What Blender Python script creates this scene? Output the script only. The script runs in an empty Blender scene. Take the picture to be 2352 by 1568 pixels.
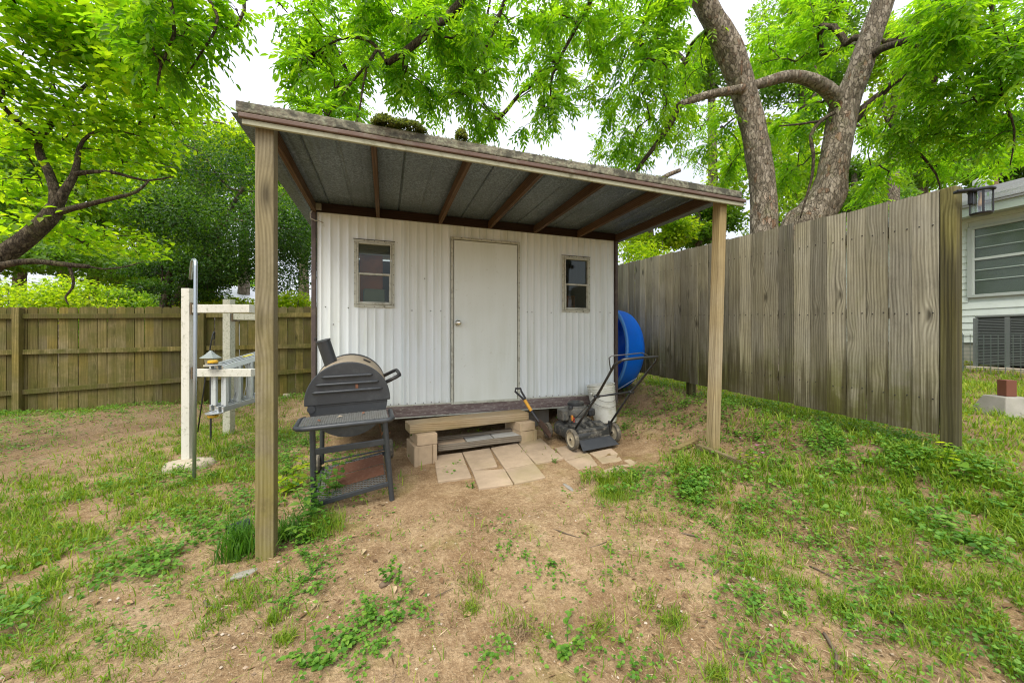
import bpy, math, random
import numpy as np
from mathutils import Vector, Matrix, noise
random.seed(7); RNG = np.random.default_rng(11)
D = bpy.data; SC = bpy.context.scene; COL = SC.collection
R = math.radians

# ------------------------------------------------------------------ camera
TH = math.atan(850/2490.0)          # the camera is turned this far to the right of the shed's own depth axis
CT, ST = math.cos(TH), math.sin(TH)
CH = 1.4                            # eye height
F = 850.0; CX = 1176.0; HY = 775.0  # focal length, centre and horizon measured on a 2352 px wide view of the photograph
cam = D.cameras.new('camera'); camo = D.objects.new('camera', cam); COL.objects.link(camo)
cam.sensor_width = 36; cam.lens = F/2352*36; cam.shift_y = -9/2352
cam.clip_start = 0.05; cam.clip_end = 900
camo.location = (0, 0, CH); camo.rotation_euler = (R(90), 0, -TH)
SC.camera = camo

# ------------------------------------------------------------------ sky and light
SUN_EL, SUN_AZ = R(58), R(215)      # azimuth clockwise from +Y
w = D.worlds.new('World'); SC.world = w; w.use_nodes = True
nt = w.node_tree; nt.nodes.clear()
wo = nt.nodes.new('ShaderNodeOutputWorld'); bg = nt.nodes.new('ShaderNodeBackground')
sky = nt.nodes.new('ShaderNodeTexSky'); sky.sky_type = 'NISHITA'; sky.sun_disc = False
sky.sun_elevation = SUN_EL; sky.sun_rotation = SUN_AZ; sky.air_density = 1.2; sky.dust_density = 2.0
tc = nt.nodes.new('ShaderNodeTexCoord'); sep = nt.nodes.new('ShaderNodeSeparateXYZ')
nt.links.new(tc.outputs['Generated'], sep.inputs[0])
cn = nt.nodes.new('ShaderNodeTexNoise'); cn.inputs['Scale'].default_value = 2.2; cn.inputs['Detail'].default_value = 5
cm = nt.nodes.new('ShaderNodeMapping'); cm.inputs['Scale'].default_value = (1, 1, 2.5)
nt.links.new(tc.outputs['Generated'], cm.inputs[0]); nt.links.new(cm.outputs[0], cn.inputs['Vector'])
cr = nt.nodes.new('ShaderNodeMapRange'); cr.inputs['From Min'].default_value = 0.3; cr.inputs['From Max'].default_value = 0.7
cr.inputs['To Min'].default_value = 0.72; cr.inputs['To Max'].default_value = 1.08
nt.links.new(cn.outputs['Fac'], cr.inputs['Value'])
el = nt.nodes.new('ShaderNodeMapRange'); el.inputs['From Min'].default_value = -0.1; el.inputs['From Max'].default_value = 1.0
el.inputs['To Min'].default_value = 0.55; el.inputs['To Max'].default_value = 1.55       # an overcast sky is brighter overhead
nt.links.new(sep.outputs['Z'], el.inputs['Value'])
m1 = nt.nodes.new('ShaderNodeMath'); m1.operation = 'MULTIPLY'
nt.links.new(cr.outputs[0], m1.inputs[0]); nt.links.new(el.outputs[0], m1.inputs[1])
cc = nt.nodes.new('ShaderNodeVectorMath'); cc.operation = 'SCALE'; cc.inputs[0].default_value = (3.75, 3.82, 4.15)
nt.links.new(m1.outputs[0], cc.inputs['Scale'])
mx = nt.nodes.new('ShaderNodeMix'); mx.data_type = 'RGBA'; mx.inputs['Factor'].default_value = 0.88
nt.links.new(sky.outputs[0], mx.inputs[6]); nt.links.new(cc.outputs[0], mx.inputs[7])
nt.links.new(mx.outputs[2], bg.inputs['Color']); bg.inputs['Strength'].default_value = 0.15
nt.links.new(bg.outputs[0], wo.inputs[0])
sun = D.lights.new('sun', 'SUN'); sun.energy = 1.5; sun.angle = R(35); sun.color = (1.0, 0.93, 0.80)
suno = D.objects.new('sun', sun); COL.objects.link(suno)
suno.rotation_euler = Vector((-math.sin(SUN_AZ)*math.cos(SUN_EL), -math.cos(SUN_AZ)*math.cos(SUN_EL), -math.sin(SUN_EL))).to_track_quat('-Z', 'Y').to_euler()
suno.location = (-3, -4, 12)
SC.view_settings.view_transform = 'Standard'; SC.view_settings.look = 'None'
SC.view_settings.exposure = 1.36; SC.view_settings.gamma = 1.0; SC.view_settings.use_curve_mapping = False
SC.render.engine = 'CYCLES'
cy = SC.cycles
cy.max_bounces = 10; cy.diffuse_bounces = 6; cy.glossy_bounces = 3; cy.transmission_bounces = 8; cy.transparent_max_bounces = 6
cy.use_denoising = True; cy.denoising_prefilter = 'ACCURATE'; cy.caustics_reflective = False; cy.caustics_refractive = False
cy.sample_clamp_indirect = 6; SC.cycles.filter_width = 1.15

# ------------------------------------------------------------------ placing helpers
def pt(px, py, d):
    """point of the place seen at px, py (2352-wide view) at depth d metres"""
    r = (px-CX)/F*d
    return Vector((r*CT + d*ST, -r*ST + d*CT, CH - (py-HY)/F*d))
def onY(px, Y, z=0.0):
    k = (px-CX)/F; d = Y/(CT - k*ST); r = k*d
    return Vector((r*CT + d*ST, Y, z))
# heights of the ground, measured at these spots (x, y, height below the eye)
GP = np.array([
 (-.73,2.77,-1.446),(3.04,2.73,-1.10),(.25,3.95,-1.30),(1.65,4.15,-1.23),(-.3,3.1,-1.38),(1.0,2.9,-1.31),
 (2.2,3.8,-1.20),(3.1,4.4,-1.06),(1.9,3.0,-1.22),
 (3.98,1.55,-.87),(3.94,2.6,-.86),(3.94,3.5,-.82),(3.94,4.65,-.74),(3.94,6.2,-.66),(3.94,9,-.55),
 (-5.94,9.0,-1.33),(-1.44,8.4,-1.17),(-3.7,8.7,-1.27),(-2.06,4.99,-1.40),(-1.9,6.3,-1.36),(-1.2,4.4,-1.38),(-4.5,5.5,-1.44),(-8,6,-1.5),
 (11,3.65,-.52),(5.2,1.7,-.80),(7,3,-.68),(7,-1,-.66),(8,8,-.5),(5,-2,-.9),
 (0,0,-1.42),(-2,0,-1.5),(2,0,-1.33),(3.2,.6,-1.08),(-3,2.5,-1.52),(-5,1,-1.6),(.5,1.5,-1.40),(2,1.5,-1.28),(3,1.5,-1.10),(0,-3,-1.45),(4,-3,-1.1),(-5,-4,-1.6),
 (0,12,-1.1),(-9,14,-1.4),(5,14,-.6),(-14,8,-1.6),(14,12,-.4),(16,-4,-.5),(0,20,-1.2),(-18,20,-1.6),(18,20,-.5),
 (1.2,5.5,-1.22),(2.5,7,-1.05),(0,7,-1.25)])
def hgt(x, y):
    x = np.atleast_1d(np.asarray(x, float)); y = np.atleast_1d(np.asarray(y, float))
    out = np.empty(x.shape)
    for i in range(0, x.size, 20000):
        xs = x.ravel()[i:i+20000, None]; ys = y.ravel()[i:i+20000, None]
        d2 = (xs-GP[:, 0])**2 + (ys-GP[:, 1])**2 + .10
        wt = d2**-1.9
        out.ravel()[i:i+20000] = (wt*GP[:, 2]).sum(1)/wt.sum(1)
    pm = np.exp(-(np.abs((x-1.35)/1.45)**4+np.abs((y-3.42)/.72)**4))      # the paved strip is nearly flat
    out = out*(1-pm)+(-1.305+.048*(x-.6)+.028*(y-3.4))*pm
    far = np.clip((np.hypot(x, y)-22)/40, 0, 1)
    out = out*(1-far) + (-1.1)*far
    bump = (1-pm)*.012*np.sin(3.1*x+1.3*y)*np.sin(2.3*y-.7*x) + (1-pm)*.007*np.sin(9.7*x+2*np.sin(6*y))*np.sin(8.9*y+x)
    return out + CH + bump*(1-far)
def H(x, y): return float(hgt(x, y)[0])
def gnd(px, py, lift=0.0):
    """where the line of sight at px, py meets the ground"""
    z = 0.1
    for _ in range(30):
        d = F*(CH-z-lift)/max(py-HY, 8); p = pt(px, py, d)
        z = .5*z + .5*H(p.x, p.y)
    p.z = H(p.x, p.y)+lift
    return p

# ------------------------------------------------------------------ objects
WL = {}
def settags(o, label=None, cat=None, group=None, kind=None):
    if label: o['label'] = label
    if cat: o['category'] = cat
    if group: o['group'] = group
    if kind: o['kind'] = kind
    return o
def thing(name, loc, label=None, cat=None, group=None, kind=None):
    o = D.objects.new(name, None); COL.objects.link(o); o.location = loc; o.empty_display_size = .2
    WL[o.name] = Vector(loc)
    return settags(o, label, cat, group, kind)
class MB:
    def __init__(s): s.v = []; s.f = []; s.M = Matrix.Identity(4)
    def add(s, vs, fs):
        n = len(s.v)
        s.v.extend([tuple(s.M @ Vector(p)) for p in vs]); s.f.extend([tuple(n+i for i in q) for q in fs]); return s
    def hexa(s, p):   # 8 points: bottom loop 0-3, top loop 4-7
        return s.add(p, [(3,2,1,0),(4,5,6,7),(0,1,5,4),(1,2,6,5),(2,3,7,6),(3,0,4,7)])
    def box(s, x0, x1, y0, y1, z0, z1):
        return s.hexa([(x0,y0,z0),(x1,y0,z0),(x1,y1,z0),(x0,y1,z0),(x0,y0,z1),(x1,y0,z1),(x1,y1,z1),(x0,y1,z1)])
    def bar(s, a, b, wd, ht, up=(0,0,1)):
        a = Vector(a); b = Vector(b); t = (b-a).normalized(); up = Vector(up)
        sd = t.cross(up)
        if sd.length < 1e-4: sd = t.cross(Vector((1,0,0)))
        sd.normalize(); u = sd.cross(t).normalized(); sd = sd*wd/2; u = u*ht/2
        return s.hexa([a-sd-u, a+sd-u, b+sd-u, b-sd-u, a-sd+u, a+sd+u, b+sd+u, b-sd+u])
    def tube(s, path, rad, n=8, cap=True):
        P = [Vector(p) for p in path]; k = len(P)
        if not hasattr(rad, '__len__'): rad = [rad]*k
        ref = None; vs = []; fs = []
        for i, p in enumerate(P):
            t = (P[min(i+1, k-1)]-P[max(i-1, 0)])
            t = t.normalized() if t.length > 1e-9 else Vector((0,0,1))
            if ref is None:
                ref = t.orthogonal().normalized()
            ref = (ref - t*ref.dot(t))
            ref = ref.normalized() if ref.length > 1e-6 else t.orthogonal().normalized()
            b = t.cross(ref)
            for j in range(n):
                a = 2*math.pi*j/n
                vs.append(p + (ref*math.cos(a)+b*math.sin(a))*rad[i])
        for i in range(k-1):
            for j in range(n):
                j2 = (j+1) % n
                fs.append((i*n+j, i*n+j2, (i+1)*n+j2, (i+1)*n+j))
        if cap: fs.append(tuple(range(n-1, -1, -1))); fs.append(tuple((k-1)*n+j for j in range(n)))
        return s.add(vs, fs)
    def lathe(s, prof, c, axis=(0,0,1), n=24, close=False, a0=0, a1=2*math.pi):
        """prof: list of (radius, height) along the axis from c"""
        ax = Vector(axis).normalized(); q = Vector((0,0,1)).rotation_difference(ax); c = Vector(c)
        full = abs(a1-a0-2*math.pi) < 1e-6; m = n if full else n+1; vs = []; fs = []
        for r, h in prof:
            for j in range(m):
                a = a0+(a1-a0)*j/n
                vs.append(c + q @ Vector((r*math.cos(a), r*math.sin(a), h)))
        for i in range(len(prof)-1):
            for j in range(n):
                j2 = (j+1) % m
                fs.append((i*m+j, i*m+j2, (i+1)*m+j2, (i+1)*m+j))
        return s.add(vs, fs)
    def prism(s, poly, z0, z1):
        n = len(poly)
        return s.add([(x, y, z0) for x, y in poly]+[(x, y, z1) for x, y in poly],
                     [tuple(range(n-1, -1, -1)), tuple(range(n, 2*n))]+[(i, (i+1) % n, n+(i+1) % n, n+i) for i in range(n)])
    def build(s, name, mat, parent=None, smooth=False, bevel=0, label=None, cat=None, group=None, kind=None, origin=None, seg=2):
        v = np.array(s.v, float)
        lo, hi = v.min(0), v.max(0)
        o3 = Vector(((lo[0]+hi[0])/2, (lo[1]+hi[1])/2, lo[2])) if origin is None else Vector(origin)
        v = v - np.array(o3)
        me = D.meshes.new(name); me.from_pydata(v.tolist(), [], s.f); me.validate(); me.update()
        if mat: me.materials.append(mat)
        o = D.objects.new(name, me); COL.objects.link(o)
        WL[o.name] = o3
        o.location = o3
        if parent: o.parent = parent; o.location = o3 - WL[parent.name]
        if bevel:
            md = o.modifiers.new('bevel', 'BEVEL'); md.width = bevel; md.segments = seg; md.limit_method = 'ANGLE'; md.angle_limit = R(35)
            md.harden_normals = False
        if smooth:
            me.polygons.foreach_set('use_smooth', [True]*len(me.polygons))
            if smooth != 'all': me.set_sharp_from_angle(angle=R(38))
        return settags(o, label, cat, group, kind)
def place(src, loc, parent=None, rot=None, scale=None, label=None, name=None):
    """another individual that shares the mesh of src"""
    o = src.copy(); COL.objects.link(o)
    if label: o['label'] = label
    if rot is not None: o.rotation_euler = rot
    if scale is not None: o.scale = scale
    WL[o.name] = Vector(loc)
    o.parent = parent; o.location = Vector(loc) - (WL[parent.name] if parent else Vector((0,0,0)))
    return o
def fast_mesh(name, V, Q, mat, parent=None, rnd=None, label=None, cat=None, group=None, kind=None, smooth=False, loc=None):
    """V (n,3), Q (m,4) quads or (m,3) triangles, as numpy arrays"""
    o3 = np.array([(V[:,0].min()+V[:,0].max())/2, (V[:,1].min()+V[:,1].max())/2, V[:,2].min()]) if loc is None else np.array(loc, float)
    me = D.meshes.new(name); m, k = Q.shape
    me.vertices.add(len(V)); me.vertices.foreach_set('co', (V-o3).astype(np.float32).ravel())
    me.loops.add(m*k); me.loops.foreach_set('vertex_index', Q.astype(np.int32).ravel())
    me.polygons.add(m); me.polygons.foreach_set('loop_start', np.arange(0, m*k, k, dtype=np.int32))
    if smooth: me.polygons.foreach_set('use_smooth', np.ones(m, bool))
    if rnd is not None:
        a = me.attributes.new('rnd', 'FLOAT', 'FACE'); a.data.foreach_set('value', rnd.astype(np.float32))
    me.update(calc_edges=True); me.validate()
    me.materials.append(mat)
    o = D.objects.new(name, me); COL.objects.link(o); WL[o.name] = Vector(o3); o.location = o3
    if parent: o.parent = parent; o.location = Vector(o3)-WL[parent.name]
    return settags(o, label, cat, group, kind)

# ------------------------------------------------------------------ materials
class NT:
    def __init__(s, name):
        s.m = D.materials.new(name); s.m.use_nodes = True; s.t = s.m.node_tree; s.t.nodes.clear()
        s.out = s.t.nodes.new('ShaderNodeOutputMaterial')
    def n(s, ty, **kw):
        x = s.t.nodes.new(ty)
        for k, v in kw.items(): setattr(x, k, v)
        return x
    def put(s, sock, v):
        if isinstance(v, bpy.types.NodeSocket): s.t.links.new(v, sock)
        elif v is not None:
            if isinstance(v, (tuple, list)) and len(v) == 3 and sock.type == 'RGBA': v = tuple(v)+(1,)
            sock.default_value = v
    def co(s, which='Object'): return s.n('ShaderNodeTexCoord').outputs[which]
    def pos(s): return s.n('ShaderNodeNewGeometry').outputs['Position']
    def map(s, v, scale=(1,1,1), loc=(0,0,0), rot=(0,0,0)):
        x = s.n('ShaderNodeMapping'); s.put(x.inputs[0], v); x.inputs['Scale'].default_value = scale
        s.put(x.inputs['Location'], loc); x.inputs['Rotation'].default_value = rot; return x.outputs[0]
    def noise(s, v, scale, detail=4, rough=.55, dist=0, out='Fac'):
        x = s.n('ShaderNodeTexNoise'); s.put(x.inputs['Vector'], v); x.inputs['Scale'].default_value = scale
        x.inputs['Detail'].default_value = detail; x.inputs['Roughness'].default_value = rough; x.inputs['Distortion'].default_value = dist
        return x.outputs[out]
    def vor(s, v, scale, feature='F1', out='Distance', rand=1.0):
        x = s.n('ShaderNodeTexVoronoi', feature=feature); s.put(x.inputs['Vector'], v); x.inputs['Scale'].default_value = scale
        x.inputs['Randomness'].default_value = rand
        return x.outputs[out]
    def math(s, op, a, b=None, c=None, clamp=False):
        x = s.n('ShaderNodeMath', operation=op, use_clamp=clamp); s.put(x.inputs[0], a); s.put(x.inputs[1], b); s.put(x.inputs[2], c)
        return x.outputs[0]
    def ramp(s, f, stops, interp='LINEAR'):
        x = s.n('ShaderNodeValToRGB'); x.color_ramp.interpolation = interp; s.put(x.inputs[0], f)
        e = x.color_ramp.elements
        while len(e) < len(stops): e.new(.5)
        for i, (p, c) in enumerate(stops):
            e[i].position = p; c = (c, c, c) if not hasattr(c, '__len__') else c; e[i].color = tuple(c)+(1,)
        return x.outputs[0]
    def rng(s, f, a, b, c=0.0, d=1.0, smooth=False):
        x = s.n('ShaderNodeMapRange'); s.put(x.inputs['Value'], f)
        if smooth: x.interpolation_type = 'SMOOTHSTEP'
        for k, v in zip(('From Min','From Max','To Min','To Max'), (a,b,c,d)): s.put(x.inputs[k], v)
        return x.outputs[0]
    def mix(s, f, a, b, mode='MIX'):
        x = s.n('ShaderNodeMix', data_type='RGBA', blend_type=mode); s.put(x.inputs[0], f); s.put(x.inputs[6], a); s.put(x.inputs[7], b)
        return x.outputs[2]
    def sep(s, v):
        x = s.n('ShaderNodeSeparateXYZ'); s.put(x.inputs[0], v); return x.outputs
    def comb(s, a, b, c):
        x = s.n('ShaderNodeCombineXYZ'); s.put(x.inputs[0], a); s.put(x.inputs[1], b); s.put(x.inputs[2], c); return x.outputs[0]
    def vadd(s, a, b):
        x = s.n('ShaderNodeVectorMath', operation='ADD'); s.put(x.inputs[0], a); s.put(x.inputs[1], b); return x.outputs[0]
    def vscale(s, a, k):
        x = s.n('ShaderNodeVectorMath', operation='SCALE'); s.put(x.inputs[0], a); s.put(x.inputs['Scale'], k); return x.outputs[0]
    def objrnd(s): return s.n('ShaderNodeObjectInfo').outputs['Random']
    def attr(s, name='rnd'):
        x = s.n('ShaderNodeAttribute'); x.attribute_name = name; return x.outputs['Fac']
    def hsv(s, c, h=.5, sa=1, v=1):
        x = s.n('ShaderNodeHueSaturation'); s.put(x.inputs['Hue'], h); s.put(x.inputs['Saturation'], sa); s.put(x.inputs['Value'], v); s.put(x.inputs['Color'], c)
        return x.outputs[0]
    def bump(s, h, strength=.5, dist=.01):
        x = s.n('ShaderNodeBump'); s.put(x.inputs['Height'], h); x.inputs['Strength'].default_value = strength; x.inputs['Distance'].default_value = dist
        return x.outputs[0]
    def pbr(s, col, rough=.7, metal=0.0, normal=None, spec=.5, **kw):
        x = s.n('ShaderNodeBsdfPrincipled'); s.put(x.inputs['Base Color'], col); s.put(x.inputs['Roughness'], rough); s.put(x.inputs['Metallic'], metal)
        s.put(x.inputs['Specular IOR Level'], spec)
        if normal is not None: s.put(x.inputs['Normal'], normal)
        for k, v in kw.items(): s.put(x.inputs[k.replace('_', ' ')], v)
        s.t.links.new(x.outputs[0], s.out.inputs[0]); return x.outputs[0]
    def done(s, sh=None):
        if sh is not None: s.t.links.new(sh, s.out.inputs[0])
        return s.m

def wood_mat(name, light, mid, dark, axis='Z', ring=55, knots=True, algae=None, algae_top=None, rough=.85, bumpd=.004, streak=None, knot_scale=1.0, warpk=20.0, ringw=.32, var=(.78,1.18), grime=.28):
    """plain-sawn wood: rings bent round knots, long fibres, optional green growth near the foot"""
    t = NT(name); o = t.co('Object'); rn = t.objrnd()
    off = t.comb(t.math('MULTIPLY', rn, 37.0), t.math('MULTIPLY', rn, 91.0), t.math('MULTIPLY', rn, 53.0))
    x, y, z = t.sep(o)
    if axis == 'Z': a, b, l = x, y, z
    elif axis == 'X': a, b, l = z, y, x
    else: a, b, l = x, z, y
    acr = t.math('ADD', a, b)
    v = t.vadd(t.comb(acr, 0.0, l), off)
    warp = t.noise(t.map(v, (2.2, 1, .8)), 1.0, 3, .5)
    big = t.noise(t.map(v, (6, 1, .5)), 1.0, 2, .5)
    kv = t.map(v, (5.5*knot_scale, 1, 2.0*knot_scale))
    kd = t.vor(kv, 1.0)
    kin = t.math('POWER', t.math('MAXIMUM', t.math('SUBTRACT', 1.0, t.math('MULTIPLY', kd, 2.6)), 0.0), 2.0)
    ph = t.math('ADD', t.math('MULTIPLY', acr, float(ring)), t.math('ADD', t.math('MULTIPLY', warp, warpk), t.math('MULTIPLY', kin, 14.0 if knots else 0.0)))
    rings = t.math('ADD', t.math('MULTIPLY', t.math('SINE', ph), .5), .5)
    fib = t.noise(t.map(v, (190, 1, 3.0)), 1.0, 4, .7)
    fib2 = t.noise(t.map(v, (38, 1, 1.2)), 1.0, 3, .6)
    f = t.math('ADD', t.math('MULTIPLY', rings, ringw), t.math('ADD', t.math('MULTIPLY', fib, .4), t.math('MULTIPLY', fib2, .45)))
    c = t.ramp(f, [(.25, dark), (.55, mid), (.85, light)])
    c = t.hsv(c, .5, t.rng(t.noise(v, 1.3, 2), .3, .7, .8, 1.2), t.rng(rn, 0, 1, var[0], var[1]))
    c = t.mix(t.rng(big, .35, .75, 0, .38), c, tuple(k*.62 for k in mid))
    if knots:
        c = t.mix(t.rng(kin, .35, .8, 0, .75), c, tuple(k*.35 for k in dark))
    if algae:
        an = t.noise(t.pos(), 5.0, 5, .65)
        lvl = t.rng(z, algae[0], algae[1], 1, 0, True)
        if algae_top: lvl = t.math('MAXIMUM', lvl, t.rng(z, algae_top[0], algae_top[1], 0, .8, True))
        am = t.math('MULTIPLY', lvl, t.rng(an, .34, .62, .12, 1, True))
        am = t.math('MAXIMUM', am, t.rng(t.noise(t.map(v, (9, 1, 1.4)), 1.0, 5, .6), .56, .8, 0, algae[3] if len(algae) > 3 else .25))
        am = t.math('MULTIPLY', am, t.rng(t.math('FRACT', t.math('MULTIPLY', rn, 7.3)), 0, 1, .45, 1.0))
        c = t.mix(am, c, t.mix(fib, tuple(k*.55 for k in algae[2]), algae[2]))
    if streak:      # dark weather runs, wide at the foot and thinning upwards
        sn = t.noise(t.map(v, (26, 1, .25)), 1.0, 3, .6); sm = t.noise(t.map(v, (60, 1, .8)), 1.0, 3, .6)
        top = t.math('ADD', streak[0], t.math('MULTIPLY', t.math('MULTIPLY', sn, sn), streak[1]*2.2))
        run = t.math('MULTIPLY', t.rng(t.math('SUBTRACT', top, z), 0, .30, 0, 1, True), t.rng(sm, .3, .6, .35, 1))
        c = t.mix(t.math('MULTIPLY', run, .78), c, streak[2])
    if grime:
        gn = t.math('MULTIPLY', t.rng(t.noise(t.map(t.vadd(t.pos(), t.vscale(off, .1)), (5, 5, 3)), 1.0, 6, .72), .47, .66, 0, 1), t.rng(t.noise(t.pos(), 40, 4, .7), .3, .6, .35, 1))
        c = t.mix(t.math('MULTIPLY', gn, grime), c, tuple(k*.45 for k in dark[:3]) if grime > .7 else tuple(k*.9 for k in dark[:3]))
    nrm = t.bump(t.math('ADD', t.math('ADD', fib, fib2), t.math('MULTIPLY', kin, -.5)), .6, bumpd)
    t.pbr(c, rough, normal=nrm, spec=.25)
    return t.done()

def leaf_mat(name, c0, c1, c2, trans=.45, tcol=None, rough=.45):
    t = NT(name); r = t.attr(); rn = t.noise(t.pos(), .9, 2)
    rr = t.math('ADD', t.math('MULTIPLY', r, .8), t.math('MULTIPLY', rn, .3))
    c = t.ramp(rr, [(.12, c0), (.5, c1), (.95, c2)])
    tc_ = t.mix(1.0, c, tcol or (2.6, 2.5, .9), 'MULTIPLY')
    p = t.n('ShaderNodeBsdfPrincipled'); t.put(p.inputs['Base Color'], c); p.inputs['Roughness'].default_value = rough; p.inputs['Specular IOR Level'].default_value = .35
    tr = t.n('ShaderNodeBsdfTranslucent'); t.put(tr.inputs['Color'], tc_)
    mx_ = t.n('ShaderNodeMixShader'); mx_.inputs[0].default_value = trans
    t.t.links.new(p.outputs[0], mx_.inputs[1]); t.t.links.new(tr.outputs[0], mx_.inputs[2])
    return t.done(mx_.outputs[0])

def plain(name, col, rough=.6, metal=0.0, dirt=None, dscale=8, spec=.5, dcol=(.12,.10,.07), bump=0, **kw):
    t = NT(name); o = t.co('Object'); c = col
    n1 = t.noise(o, dscale, 6, .65)
    c = t.mix(t.rng(n1, .3, .75, 0, .25), col, tuple(k*.7 for k in col))
    if dirt: c = t.mix(t.rng(t.noise(o, dscale*1.7, 6, .7), .5, .72, 0, dirt), c, dcol)
    nr = t.bump(t.noise(o, dscale*6, 4, .6), bump, .004) if bump else None
    t.pbr(c, t.rng(n1, .3, .7, rough*.85, min(1, rough*1.2)), metal, nr, spec, **kw)
    return t.done()
# ================================================================== materials of the place
def soil_mat():
    t = NT('soil'); p = t.pos()
    a = t.noise(p, 1.1, 5, .6); b = t.noise(p, 7, 6, .65); c = t.noise(p, 45, 5, .7); fl = t.noise(t.map(p, (60, 22, 22), rot=(0,0,.6)), 1.0, 4, .7)
    col = t.ramp(t.math('ADD', t.math('MULTIPLY', a, .5), t.math('MULTIPLY', b, .5)),
                 [(.30, (.12,.070,.034)), (.43, (.25,.16,.082)), (.56, (.42,.30,.17)), (.75, (.54,.43,.29))])
    col = t.mix(t.rng(c, .38, .62, 0, .6), col, (.17,.105,.052)); col = t.mix(t.rng(t.noise(p, 95, 4, .75), .52, .66, 0, .5), col, (.56,.42,.25))
    col = t.mix(t.rng(fl, .55, .75, 0, .5), col, (.56,.43,.27))
    # leaf-mould bank: darker, browner earth by the back fence and along the right fence
    x, y, z = t.sep(p)
    dark = t.math('MAXIMUM', t.math('MULTIPLY', t.rng(y, 4.6, 6.0, 0, .55), t.rng(x, -2.5, -4.0, 0, 1)), t.math('MULTIPLY', t.rng(x, 2.9, 3.6, 0, .6), t.rng(y, 1.0, 2.2, 0, 1)))
    col = t.mix(t.math('MULTIPLY', dark, t.rng(b, .3, .6, .3, 1)), col, (.13,.085,.05))
    moss = t.rng(t.noise(p, 2.3, 4, .6), .57, .7, 0, .45)
    col = t.mix(moss, col, (.20,.20,.04))
    sp = t.vor(p, 130, out='Distance')
    col = t.mix(t.rng(sp, .12, .05, 0, .45), col, (.09,.06,.04))
    h = t.math('ADD', t.math('MULTIPLY', b, .8), t.math('ADD', t.math('MULTIPLY', c, .35), t.math('MULTIPLY', fl, .25)))
    t.pbr(col, .95, normal=t.bump(h, 1.0, .045), spec=.15)
    return t.done()
M_SOIL = soil_mat()
M_RFENCE = wood_mat('grey weathered fence wood', (.48,.455,.34), (.26,.238,.165), (.05,.042,.024), var=(.55,1.35), ring=300, warpk=24.0, ringw=.17, algae=(-.05, .85, (.15,.16,.028), .4),
                    streak=(-.02, .95, (.042,.034,.011)), bumpd=.005)
M_RPOST = wood_mat('fence post wood', (.33,.30,.15), (.17,.155,.06), (.05,.042,.016), ring=300, ringw=.2, algae=(0, 1.5, (.14,.14,.025), .5), streak=(1.5, .9, (.02,.017,.009)), knots=True)
M_BFENCE = wood_mat('mossy back fence wood', (.34,.27,.125), (.155,.125,.045), (.045,.036,.011), var=(.5,1.4), ring=300, ringw=.2, algae=(.2, 2.4, (.095,.10,.014), .9), algae_top=(1.0, 1.5), knot_scale=.8)
M_POST = wood_mat('treated porch post wood', (.46,.41,.27), (.30,.255,.145), (.10,.08,.04), ring=300, ringw=.15, warpk=9.0, grime=.5, algae=(.3, 2.5, (.27,.24,.03), .55), bumpd=.004, rough=.8, knot_scale=.55)
M_POST2 = wood_mat('newer porch post wood', (.48,.40,.24), (.33,.26,.135), (.14,.10,.05), ring=300, ringw=.14, warpk=9.0, algae=(-.2, .5, (.2,.2,.05), .12), bumpd=.003, rough=.8, knot_scale=.6)
M_RAFT = wood_mat('brown rafter wood', (.15,.088,.048), (.09,.052,.027), (.04,.024,.013), axis='Y', ring=300, knots=False, rough=.75)
M_HEAD = wood_mat('dark header wood', (.05,.026,.014), (.03,.016,.009), (.014,.008,.005), axis='X', ring=300, knots=False, rough=.8)
M_TIMB = wood_mat('timber step wood', (.56,.45,.29), (.40,.30,.17), (.20,.14,.07), axis='X', ring=300, algae=(-.02, .07, (.22,.2,.06), .12), knots=False, bumpd=.004)
M_OLDW = wood_mat('old grey timber', (.33,.29,.22), (.17,.14,.10), (.06,.05,.035), axis='X', ring=300, knots=False, bumpd=.01)
M_PLANK = wood_mat('mossy garden plank', (.34,.27,.15), (.2,.15,.08), (.09,.07,.03), axis='X', ring=300, algae=(-.1, .2, (.15,.16,.04), .4))
def siding_mat():
    t = NT('white ribbed siding'); o = t.pos(); x, y, z = t.sep(o)
    st = t.noise(t.map(o, (14, 14, .5)), 1.0, 5, .65)
    c = t.mix(t.rng(st, .35, .7, 0, .5), (.81,.87,.875), (.74,.79,.765))
    film = t.math('MULTIPLY', t.rng(t.noise(o, .9, 3, .5), .4, .65, .1, .6), t.rng(t.noise(t.map(o, (9, 9, .5)), 1.0, 5, .65), .45, .7, 0, .7))
    c = t.mix(film, c, (.30,.31,.11))
    spots = t.rng(t.noise(o, 26, 3, .5), .7, .78, 0, .35)
    c = t.mix(spots, c, (.36,.33,.14))
    rust = t.math('MULTIPLY', t.rng(z, .62, .66, 1, 0), .25)
    c = t.mix(t.math('MULTIPLY', rust, t.rng(st, .4, .6, 0, 1)), c, (.3,.24,.12))
    t.pbr(c, t.rng(st, .3, .7, .38, .55), normal=t.bump(t.noise(o, 3, 2), .15, .01), spec=.45)
    return t.done()
M_SIDE = siding_mat()
def door_mat():
    t = NT('pale door paint'); o = t.pos(); x, y, z = t.sep(o)
    n1 = t.noise(o, 2.2, 5, .6)
    c = t.mix(n1, (.81,.87,.83), (.76,.81,.76))
    film = t.math('MULTIPLY', t.rng(t.noise(o, .9, 3, .5), .4, .65, .1, .5), t.rng(t.noise(t.map(o, (7, 7, .8)), 1.0, 5, .65), .4, .7, .1, .5))
    c = t.mix(film, c, (.33,.345,.14))
    c = t.mix(t.rng(t.noise(o, 30, 4, .6), .66, .74, 0, .4), c, (.4,.4,.28))
    t.pbr(c, .5, normal=t.bump(n1, .1, .01))
    return t.done()
M_DOOR = door_mat()
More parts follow.
